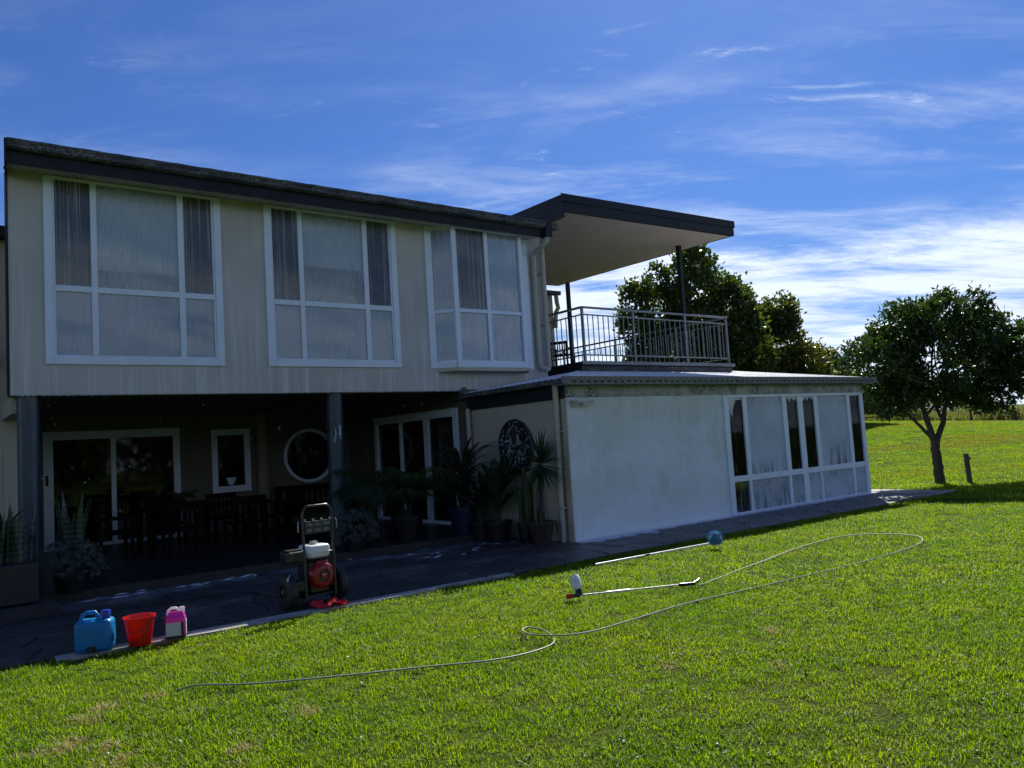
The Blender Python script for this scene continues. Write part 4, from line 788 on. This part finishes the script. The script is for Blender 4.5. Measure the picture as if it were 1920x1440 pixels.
P(MB().box(-.24, -.09, -.06, .1, .16, .28), 'pump', 'black_paint', pw, bevel=.02); P(MB().tube([(-.30, -.05, .36), (-.34, -.08, .33), (-.34, -.09, .25), (-.28, -.08, .22)], .012, 8), 'pump_hose', 'steel', pw)
for sgn, x_ in ((-1, -.30), (1, .30)):
    wh = MB(); 
    for (r, d) in ((.07, .05), (.15, .055), (.175, .04), (.185, 0), (.175, -.04), (.15, -.055), (.07, -.05)):
        for k in range(28): wh.v.append((x_+d, .02+r*math.cos(.2244*k), .185+r*math.sin(.2244*k)))
    for i in range(6):
        for k in range(28): wh.f.append((i*28+k, i*28+(k+1) % 28, (i+1)*28+(k+1) % 28, (i+1)*28+k))
    wo_ = P(wh, 'wheel', 'black_rubber', pw, smooth=True); P(MB().tube([(x_-.035, .02, .185), (x_+.035, .02, .185)], .085, 20), 'rim', 'black_paint', wo_); P(MB().tube([(x_-.06, .02, .185), (x_+.06, .02, .185)], .022, 10), 'hub', 'steel', wo_)
P(MB().tube([(-.33, .02, .185), (.33, .02, .185)], .012, 8), 'axle', 'steel', pw)
# red cloth
m = MB(); N3 = 22
for i in range(N3+1):
    for j in range(N3+1):
        u, v = i/N3-.5, j/N3-.5; h = .05*math.sin(9*u+4*v)*math.cos(7*v-3*u)+.028*math.sin(23*u+3)*math.sin(19*v); m.v.append((u*.36+.02*math.sin(11*v), v*.17+.02*math.sin(13*u), .035+max(-.03, h)*(1-1.6*max(abs(u), abs(v))**2)))
for i in range(N3):
    for j in range(N3): m.f.append((i*(N3+1)+j, (i+1)*(N3+1)+j, (i+1)*(N3+1)+j+1, i*(N3+1)+j+1))
cl_ = tag(m.build('cleaning_cloth', M['red_cloth'], smooth=True), 'crumpled red cloth on the lawn edge below the pressure washer', 'cloth'); cl_.location = (-2.07, 8.47, .012); cl_.rotation_euler = (0, 0, R(35))
def spline(pts, k=8):
    P_ = [Vector(p) for p in pts]; out = []
    for i in range(len(P_)-1):
        p0, p1, p2, p3 = P_[max(0, i-1)], P_[i], P_[i+1], P_[min(len(P_)-1, i+2)]
        for j in range(k): u = j/k; out.append(.5*((2*p1)+(p2-p0)*u+(2*p0-5*p1+4*p2-p3)*u*u+(3*p1-p0-3*p2+p3)*u**3))
    out.append(P_[-1]); return out
hp = [(-2.55,5.83),(-2.38,5.80),(-1.98,5.73),(-1.43,5.80),(-.75,5.92),(-.25,5.98),(.08,6.17),(.21,6.41),(.14,6.75),(.01,6.88),(-.04,6.76),(.04,6.59),(.26,6.51),(.53,6.61),(.88,6.94),(1.51,7.54),(2.21,8.03),(2.91,8.5),(3.72,9.09),(4.61,9.79),(5.12,10.31),(5.31,10.79),(5.05,11.17),(4.48,11.22),(3.62,10.49),(2.96,9.73),(2.5,9.26),(1.95,8.62),(1.80,8.36)]
hz = [-.01]+[.030,.036,.030,.027,.031]+[.034,.036,.042,.046,.05,.052,.052,.045,.036]+[.026,.020,.024,.017,.022,.032,.040,.042,.038,.034,.026,.012,.002,.03]
ho = tag(MB().tube(spline([(x, y, z) for (x, y), z in zip(hp, [q-.007 for q in hz])]), .0068, 8).build('pressure_hose', M['hose_grey'], smooth=True), 'pale hose looping across the lawn to the spray gun', 'hose')
bh = [W(-4.0, -.1, .03)] 
ho2 = tag(MB().tube(spline([(-2.52,8.75,.2),(-2.75,8.95,.06),(-3.15,9.5,.03),(-3.55,9.7,.03),(-4.165,9.25,.03),(-4.815,9.02,.03),(-5.386,8.78,.03),(-5.7,8.2,.03),(-6.2,7.9,.03)]), .010, 8).build('supply_hose', M['black_rubber'], smooth=True), 'black hose trailing from the pressure washer over the dark paving', 'hose')
# soft brush on a pole
mp = thing('pole_brush', 'blue fluffy brush head on a long white pole lying by the shadow edge', 'brush', (.9, 10.01, .045), 0)
d = Vector((2.60-.9, 10.98-10.01, .04)); P(MB().tube([(0,0,0), d*.5, d*.97], [.011, .012, .013], 10), 'pole', 'white_plastic', mp, smooth=True); P(MB().tube([d*.40, d*.44], .0145, 10), 'collar', 'black_plastic', mp)
hd = MB(); cc = d + Vector((.05, .02, .06))
hd.lathe([(0, -.085), (.05, -.07), (.085, 0), (.05, .07), (0, .085)], 12, cc)
for i in range(900):
    v = Vector((random.gauss(0, 1), random.gauss(0, 1), random.gauss(0, 1))).normalized(); u = v.orthogonal().normalized()*.006; q = cc+v*.06; e = cc+v*random.uniform(.105, .128)+Vector((random.uniform(-.012, .012), random.uniform(-.012, .012), 0))
    if e.z > -.035: hd.add([q-u, q+u, e], [(0,1,2)])
P(hd, 'brush_head', 'mop_blue', mp)
# foam lance with gun
fl = thing('foam_lance', 'white foam bottle and lance with a black spray gun lying on the lawn', 'foam lance', (.53, 8.10, .045), math.atan2(.25, 1.27))
P(MB().tube([(.02, 0, .0), (.7, 0, .004), (1.1, 0, .005)], .008, 8), 'lance', 'lance_grey', fl, smooth=True); P(MB().tube([(.30, 0, .002), (.55, 0, .003)], .0125, 8), 'sleeve', 'white_plastic', fl)
bt = MB(); ax = Vector((-.02, .075, .14)).normalized(); bx_ = ax.orthogonal().normalized(); by_ = ax.cross(bx_); o0 = Vector((.02, .0, .0))
def rev(m, prof, n=22):
    base = len(m.v)
    for r, h in prof:
        for k in range(n): m.v.append(tuple(o0+ax*h+(bx_*math.cos(6.2832*k/n)+by_*math.sin(6.2832*k/n))*r))
    for i in range(len(prof)-1):
        for k in range(n): m.f.append((base+i*n+k, base+i*n+(k+1) % n, base+(i+1)*n+(k+1) % n, base+(i+1)*n+k))
    return m
P(rev(bt, [(.028, .055), (.05, .075), (.055, .09), (.055, .19), (.048, .205), (0, .207)]), 'bottle', 'white_plastic', fl, smooth=True); P(rev(MB(), [(0, .0), (.032, .0), (.034, .05), (.03, .06)]), 'collar', 'black_plastic', fl, smooth=True)
P(rev(MB(), [(.0556, .11), (.0556, .16)]), 'bottle_mark', 'white_plastic', fl)
P(MB().tube([(.02, 0, 0), (-.06, -.005, .0)], .018, 10), 'nozzle_body', 'black_plastic', fl); P(MB().tube([(-.06, -.005, 0), (-.12, -.01, 0)], [.02, .026], 10), 'nozzle', 'red_plastic', fl)
P(MB().box(1.08, 1.26, -.018, .018, -.015, .02), 'gun_body', 'black_plastic', fl, bevel=.008); P(MB().tube([(1.24, 0, .005), (1.30, .03, .02), (1.345, .08, .03)], .014, 8), 'gun_grip', 'black_plastic', fl); P(MB().tube([(1.12, 0, .022), (1.24, 0, .024)], .006, 6), 'gun_shroud', 'steel', fl)
sk = thing('stake', 'short dark stake with a tap standing beside the tree on the lawn', 'stake', (10.745, 19.05, -.02), R(20)); P(MB().obox((0, 0, .36), (.04, 0, 0), (0, .04, 0), (-.02, 0, .37)), 'post', 'black_rubber', sk); P(MB().tube([(.04, 0, .62), (.10, 0, .62), (.11, 0, .58)], .02, 8), 'tap', 'black_paint', sk)

# ------------------------------------------------------------------ trees
def leaf_mesh(c, d, L, w, name, mat, fold=.25):
    """c centres (N,3), d pointing directions (N,3), L, w per leaf"""
    N = len(c); d = d/np.linalg.norm(d, axis=1, keepdims=True); r = rng.normal(size=(N, 3)); s = np.cross(d, r); s /= np.linalg.norm(s, axis=1, keepdims=True)+1e-9; nn = np.cross(s, d)
    L = np.asarray(L)[:, None]; w = np.asarray(w)[:, None]; v = np.empty((N, 4, 3)); v[:, 0] = c; v[:, 1] = c+d*L*.5+s*w*.5+nn*w*fold; v[:, 2] = c+d*L; v[:, 3] = c+d*L*.5-s*w*.5+nn*w*fold
    me = bpy.data.meshes.new(name); idx = np.arange(N)*4; tri = np.stack([idx, idx+1, idx+2, idx, idx+2, idx+3], 1).reshape(-1, 3)
    me.vertices.add(N*4); me.vertices.foreach_set('co', v.reshape(-1)); me.loops.add(tri.size); me.loops.foreach_set('vertex_index', tri.reshape(-1).astype(np.int32)); me.polygons.add(len(tri)); me.polygons.foreach_set('loop_start', np.arange(len(tri), dtype=np.int32)*3)
    me.update(); me.validate(); me.materials.append(mat); return me
def crown(blobs, ncl, per, clr, L, w, mat, parent, updir=.35, shell=.55, gap=.0, seed=1):
    """blobs: (centre, radii, weight); clusters of leaves near the surface and inside"""
    g = np.random.default_rng(seed); C = []; D = []; wt = np.array([b[2] for b in blobs], float); wt /= wt.sum()
    for _ in range(ncl):
        b = blobs[g.choice(len(blobs), p=wt)]; v = g.normal(size=3); v /= np.linalg.norm(v); rr_ = g.uniform(0, 1)**(1/3)*(1-shell)+shell*g.uniform(.75, 1.14)
        p = np.array(b[0])+v*np.array(b[1])*rr_
        if math.sin(p[0]*2.3+p[2]*3.1)+math.sin(p[1]*2.7-p[2]*1.9+p[0]) < gap: continue
        o = v+np.array([0, 0, updir]); o /= np.linalg.norm(o)
        for _ in range(per): dd = o*.7+g.normal(size=3)*.75; C.append(p+g.normal(size=3)*clr*.45); D.append(dd)
    C, D = np.array(C), np.array(D); n = len(C)
    return link('crown', leaf_mesh(C, D, g.uniform(.7, 1.25, n)*L, g.uniform(.8, 1.2, n)*w, 'crown', mat), None, parent)
def limbs(paths, parent, name='trunk'):
    m = MB()
    for pts, r0, r1 in paths:
        q = spline(pts, 5); n = len(q); q = [p+Vector((random.uniform(-1, 1), random.uniform(-1, 1), 0))*r0*.12 for p in q]; m.tube(q, [r0+(r1-r0)*i/(n-1) for i in range(n)], 9)
    return P(m, name, 'bark', parent, smooth=True)
tr = thing('magnolia_tree', 'round-crowned dark glossy tree standing alone on the lawn right of the annex', 'tree', (10.4, 19.74, 0))
pth = [([(0,0,-.05),(.0,0,.3),(-.02,0,.75),(-.0,0,1.08)], .125, .10), ([(-.02,0,1.0),(-.25,.05,1.35),(-.62,.05,1.75),(-1.1,.0,2.2),(-1.5,-.1,2.7)], .048, .025), ([(-.04,0,1.05),(-.14,0,1.5),(-.2,.1,2.0),(-.35,.1,2.6),(-.3,.2,3.6)], .08, .025), ([(.03,0,1.05),(.22,0,1.45),(.32,-.05,1.9),(.6,-.1,2.4),(1.1,-.1,3.0)], .075, .025), ([(.24,0,1.5),(.17,.15,2.0),(.3,.4,2.8),(.5,.5,3.8)], .042, .02), ([(.3,0,1.85),(.7,.1,2.0),(1.4,.2,2.4)], .04, .015), ([(-.15,0,1.7),(.02,-.25,2.0),(.2,-.7,2.6)], .04, .015)]
for k in range(26):
    an = random.uniform(0, 6.28); z = random.uniform(2.0, 2.7); pth.append(([(random.uniform(-.4, .5), random.uniform(-.1, .2), z), (math.cos(an)*.9+.2, math.sin(an)*.9, z+.5), (math.cos(an)*1.7+.3, math.sin(an)*1.6, z+random.uniform(.6, 1.5))], .025, .008))
limbs(pth, tr)
crown([((.35,0,3.15), (1.75,1.6,1.2), 4), ((-1.3,-.1,2.85), (.95,1.1,.85), 2), ((1.6,.1,2.7), (1.1,1.2,.95), 2.2), ((.6,0,4.05), (1.0,1.1,.7), 1.6), ((1.6,0,2.1), (.7,.8,.45), .8), ((-.5,0,3.85), (.8,1.0,.7), 1.2), ((1.7,0,3.6), (.7,.8,.6), .8), ((-1.0,0,2.15), (.7,.7,.4), .6), ((2.2,0,3.0), (.55,.6,.5), .5)], 1750, 17, .16, .145, .064, M['magnolia'], tr, .55, .40, -1.2, 3)
def bgtree(name, label, loc, blobs, ncl, per, L, mat, h, r, gap=-.6, seed=5, clr=.3, group=None):
    th = thing(name, label, 'tree', loc, 0, group); top = max(b[0][2] for b in blobs)
    pp = [([(0,0,-.3),(.1,0,h*.3),(0,.1,h*.6),(.1,0,h)], r, r*.3)]
    for b in blobs: c = b[0]; pp.append(([(0,0,h*.25),(c[0]*.4,c[1]*.4,h*.25+(c[2]-h*.25)*.5),(c[0]*.9,c[1]*.9,c[2]+b[1][2]*.5)], r*.5, r*.1))
    limbs(pp, th); crown(blobs, ncl, per, clr, L, L*.62, M[mat], th, .5, .45, gap, seed); return th
bgtree('maple_tree', 'tall dark leafy tree rising behind the balcony railing', (7.3, 32, 0), [((.3,0,7.3),(1.0,1.3,2.0),2.6),((-2.1,0,6.5),(.6,.8,1.4),1.2),((-1.0,.3,7.0),(.6,.8,1.7),1.3),((1.8,0,6.5),(.85,1.0,1.5),1.5),((2.2,-.2,4.9),(1.1,1.2,1.5),1.8),((-.2,0,4.2),(2.4,1.7,1.7),3.2),((-1.8,0,4.0),(1.1,1.2,1.3),1.4)], 1700, 16, .21, 'darktree', 8.4, .22, -.85, 11)
bgtree('autumn_tree', 'yellowing bushy tree right of the balcony', (11.5, 35, .3), [((-3.4,0,4.0),(1.3,1.3,1.8),2.2),((-2.3,0,5.2),(1.3,1.3,1.7),2.8),((-2.2,0,2.8),(1.6,1.3,1.6),2.2),((-.9,0,5.6),(1.2,1.3,1.2),2.2),((.2,0,4.6),(1.4,1.3,1.9),3),((.6,0,6.2),(.7,.9,1.1),1.1),((1.3,0,3.6),(1.3,1.3,1.5),2.2),((-1.4,0,3.2),(1.3,1.3,1.6),2)], 2300, 16, .20, 'yellowtree', 5.8, .17, -1.15, 12)
lt1 = bgtree('low_tree', 'lower olive-green bushy tree between the yellowing tree and the lawn tree', (14.0, 36, .4), [((0,0,3.4),(1.1,1.1,1.1),2),((-.8,0,3.9),(.8,.9,.9),1.3),((.9,0,2.7),(.9,.9,.8),1.2),((-.3,0,1.9),(1.6,1.2,1.2),1.4)], 900, 15, .18, 'midtree', 3.6, .13, -1.0, 13)
lt2 = bgtree('low_tree', 'small bright green bush just above the right end of the annex roof', (16.0, 37, .4), [((0,0,2.6),(.9,.9,.8),2),((.7,0,2.1),(.7,.8,.6),1)], 420, 14, .16, 'darktree', 2.4, .09, -.7, 14)
for o_ in (lt1, lt2): o_.location = (o_.location.x*1.35, o_.location.y*1.35, .15); o_.scale = (1.35,)*3
for i, (x_, y_, h, wd2, lb) in enumerate(((70, 150, 6.5, 5, 'distant tree on the horizon directly behind the lawn tree trunk'), (60, 152, 5.2, 4, 'distant tree on the horizon just right of the annex'), (88, 160, 8, 6, 'distant tree clump on the horizon at the right edge'), (79, 170, 5.5, 7, 'low distant tree line right of the lawn tree'))):
    bgtree('distant_tree', lb, (x_, y_, terrain(x_, y_)), [((0,0,h*.6),(wd2*.7,wd2*.6,h*.4),2),((wd2*.5,0,h*.45),(wd2*.6,wd2*.5,h*.3),1),((-wd2*.5,0,h*.5),(wd2*.6,wd2*.5,h*.33),1)], 240, 12, .7, 'darktree', h*.6, .3, -1.5, 20+i, .8, 'distant trees on the horizon')
for i, (x_, y_, sc_) in enumerate(((-34, -30, 1.3), (-22, -36, 1.0), (-8, -40, 1.25), (6, -38, .95), (20, -36, 1.3), (34, -30, 1.1), (46, -20, 1.2), (41, -37, 1.2), (53, -33, 1.3))):
    bgtree('garden_tree', 'garden tree behind the photographer, seen only as reflection in the porch glass', (x_, y_, 0), [((0,0,4.2*sc_),(4.2,3,3*sc_),2),((3,0,3*sc_),(3.5,2.5,2.4*sc_),1.4),((-3,0,3*sc_),(3.5,2.5,2.6*sc_),1.4)], 300, 10, .75, 'darktree', 5*sc_, .3, -2, 40+i, .9, 'garden trees behind the photographer')
# ------------------------------------------------------------------ fence and tall grass at the paddock
for i, (x_, lb) in enumerate(((30.2, 'fence post left of the tree trunk'), (33.6, 'fence post right of the tree fork'), (36.9, 'fence post near the right picture edge'))):
    f_ = tag(MB().lathe([(.07, -.2), (.07, .78), (0, .8)], 8).build('fence_post', M['bark'], smooth=True), 'weathered paddock ' + lb, 'fence post', 'paddock fence posts'); f_.location = (x_, 58.5, terrain(x_, 58.5))
gt = thing('paddock_gate', 'low rail gate in the paddock fence beside the annex corner', 'gate', (25.0, 58.5, terrain(25, 58.5)))
for x_ in (0, 2.6): P(MB().box(x_-.06, x_+.06, -.06, .06, -.2, .62), 'post', 'bark', gt)
for z in (.5, .22): P(MB().box(.06, 2.54, -.03, .03, z-.04, z+.04), 'rail', 'bark', gt)
ng = 16000; C = np.empty((ng, 3)); C[:, 0] = rng.uniform(14, 62, ng); C[:, 1] = 59.2+rng.uniform(0, 1, ng)**1.5*14; C[:, 2] = [terrain(a, b)-.05 for a, b in C[:, :2]]
D = rng.normal(size=(ng, 3))*.28; D[:, 2] = 1; hh = .75+.3*np.sin(C[:, 0]*.9)+.15*np.sin(C[:, 0]*2.7+1)+np.clip((C[:, 0]-35)*.12, 0, .5)
tg = link('tall_grass', leaf_mesh(C, D, np.clip(hh, .55, 1.6)*rng.uniform(.6, 1.2, ng), rng.uniform(.06, .12, ng), 'tall_grass', M['tallgrass']), None); tg['kind'] = 'stuff'; tag(tg, 'pale tall uncut grass along the paddock fence', 'grass')

# ------------------------------------------------------------------ lawn grass (geometry-nodes instances of small clumps)
def clump(nb, rad, h0, h1, w0, w1, mat, seed, lean=.5):
    g = random.Random(seed); m = MB()
    for _ in range(nb):
        an, r = g.uniform(0, 6.283), rad*math.sqrt(g.random()); az = g.uniform(0, 6.283); L = g.uniform(h0, h1); w_ = g.uniform(w0, w1)/2; le = abs(g.gauss(0, lean))+.1
        p = Vector((r*math.cos(an), r*math.sin(an), -.004)); h = Vector((math.cos(az), math.sin(az), 0)); s_ = Vector((-math.sin(az), math.cos(az), 0)); mid = p+(h*math.sin(le)+Vector((0,0,math.cos(le))))*L*.55; le2 = le+g.uniform(.2, .9); tip = mid+(h*math.sin(le2)+Vector((0,0,math.cos(le2))))*L*.45
        m.add([p-s_*w_*.7, p+s_*w_*.7, mid+s_*w_, mid-s_*w_, tip], [(0,1,2,3),(3,2,4)])
    me = bpy.data.meshes.new('grass_clump'); me.from_pydata(m.v, [], m.f); me.materials.append(mat); me.update(); return bpy.data.objects.new('grass_clump', me)
def scatter(name, label, pts, scl, clumps):
    n = len(pts); me = bpy.data.meshes.new(name); me.vertices.add(n); me.vertices.foreach_set('co', np.asarray(pts, dtype=np.float32).reshape(-1))
    for nm, ty, v in (('rot', 'FLOAT', rng.uniform(0, 6.283, n)), ('scl', 'FLOAT', scl), ('pick', 'INT', np.where(rng.uniform(size=n) < .97, rng.integers(0, min(4, len(clumps)), n), len(clumps)-1))): me.attributes.new(nm, ty, 'POINT').data.foreach_set('value', v)
    o = bpy.data.objects.new(name, me); col.objects.link(o); o['kind'] = 'stuff'; tag(o, label, 'grass')
    ng_ = bpy.data.node_groups.new(name, 'GeometryNodeTree'); ng_.interface.new_socket('Geometry', in_out='INPUT', socket_type='NodeSocketGeometry'); ng_.interface.new_socket('Geometry', in_out='OUTPUT', socket_type='NodeSocketGeometry')
    nd, lk = ng_.nodes, ng_.links; gi, go = nd.new('NodeGroupInput'), nd.new('NodeGroupOutput'); iop = nd.new('GeometryNodeInstanceOnPoints'); jn = nd.new('GeometryNodeJoinGeometry')
    for c_ in clumps[::-1]:
        oi_ = nd.new('GeometryNodeObjectInfo'); oi_.inputs['Object'].default_value = c_; oi_.inputs['As Instance'].default_value = True; lk.new(oi_.outputs['Geometry'], jn.inputs[0])
    def attr(nm, ty): q = nd.new('GeometryNodeInputNamedAttribute'); q.data_type = ty; q.inputs['Name'].default_value = nm; return q.outputs[0]
    cx_ = nd.new('ShaderNodeCombineXYZ'); lk.new(attr('rot', 'FLOAT'), cx_.inputs[2])
    lk.new(gi.outputs[0], iop.inputs['Points']); lk.new(jn.outputs[0], iop.inputs['Instance']); iop.inputs['Pick Instance'].default_value = True; lk.new(attr('pick', 'INT'), iop.inputs['Instance Index'])
    lk.new(cx_.outputs[0], iop.inputs['Rotation']); lk.new(attr('scl', 'FLOAT'), iop.inputs['Scale']); lk.new(iop.outputs[0], go.inputs[0])
    md = o.modifiers.new('grass', 'NODES'); md.node_group = ng_; return o
dry_c = [(-2.88,4.67,.10),(-2.70,4.70,.10),(-2.74,4.89,.09),(-2.49,4.72,.09),(-2.29,4.5,.11),(-2.86,5.49,.11),(-2.89,5.29,.10),(-2.62,5.73,.07),(-1.93,4.76,.07),(-1.62,4.58,.08),(-1.59,4.32,.08),(-1.44,5.13,.10),(-2.19,5.32,.05),(1.97,7.21,.07),(1.94,6.43,.09),(.95,5.65,.06),(1.67,5.46,.06),(3.24,6.9,.08),(.65,5.11,.06),(-2.1,4.3,.10),(-1.25,4.25,.07),(-.6,4.4,.05)]
def lawn_pts(r0, r1, dens, half=R(46)):
    n = int(half*(r1*r1-r0*r0)*dens); r = np.sqrt(rng.uniform(r0*r0, r1*r1, n)); th_ = rng.uniform(-half, half, n); X, Y = r*np.sin(th_), r*np.cos(th_)
    dx, dy = X-C1.x, Y-C1.y; a = dx*E1.x+dy*E1.y; b = dx*E2.x+dy*E2.y; edge = np.where((a > -7.2) & (a < -2.5), -1.565+.05*np.sin(a*2.1)+.02*np.sin(a*5.7+1), -1.37+.03*np.sin(a*2.3))+rng.normal(0, .022, n)
    keep = (b < edge) | ((a > 9.98) & (b < 60)) | ((a > 9.2) & (b > .98)); keep &= ~((a < 9.0) & (b > -1.25)); X, Y = X[keep], Y[keep]
    return np.stack([X, Y, [terrain(x, y) for x, y in zip(X, Y)]], 1)
def patch(p): return .5+.5*np.sin(p[:, 0]*1.7+np.sin(p[:, 1]*1.1)*1.5)*np.sin(p[:, 1]*1.9+np.sin(p[:, 0]*.8)*2)
near = [clump(34, .075, .026, .056, .0036, .0066, M['grass'], k, .45) for k in range(4)]; near.append(clump(12, .05, .03, .05, .012, .018, M['clover'], 55, .9)); mid = [clump(46, .13, .03, .062, .006, .010, M['grass'], 10+k, .55) for k in range(3)]; far = [clump(60, .30, .035, .075, .012, .022, M['grass'], 20+k, .5) for k in range(3)]
p = lawn_pts(2.2, 8.5, 225); dm_ = np.zeros(len(p), bool)
for (x_, y_, r_) in dry_c: ang = np.arctan2(p[:, 1]-y_, p[:, 0]-x_); dm_ |= (np.hypot((p[:, 0]-x_)*.75, p[:, 1]-y_) < .68*r_*(.8+.35*np.sin(ang*3+x_*5))) & (rng.uniform(size=len(p)) < .97)
scatter('lawn_grass', 'short green lawn blades in the foreground', p[~dm_], rng.uniform(.75, 1.2, (~dm_).sum())*(.85+.3*patch(p[~dm_])), near)
scatter('dry_grass', 'brown dry tufts where the lawn has died off', p[dm_], rng.uniform(.8, 1.3, dm_.sum()), [clump(46, .085, .03, .075, .003, .0055, M['dry'], 30+k, 1.0) for k in range(2)])
p = lawn_pts(8.5, 17, 85); scatter('lawn_grass', 'short green lawn blades in the middle distance', p, rng.uniform(.75, 1.2, len(p))*(.85+.3*patch(p)), mid)
p = lawn_pts(17, 59, 14, R(44)); scatter('lawn_grass', 'lawn blades towards the paddock fence', p, rng.uniform(.7, 1.2, len(p)), far)
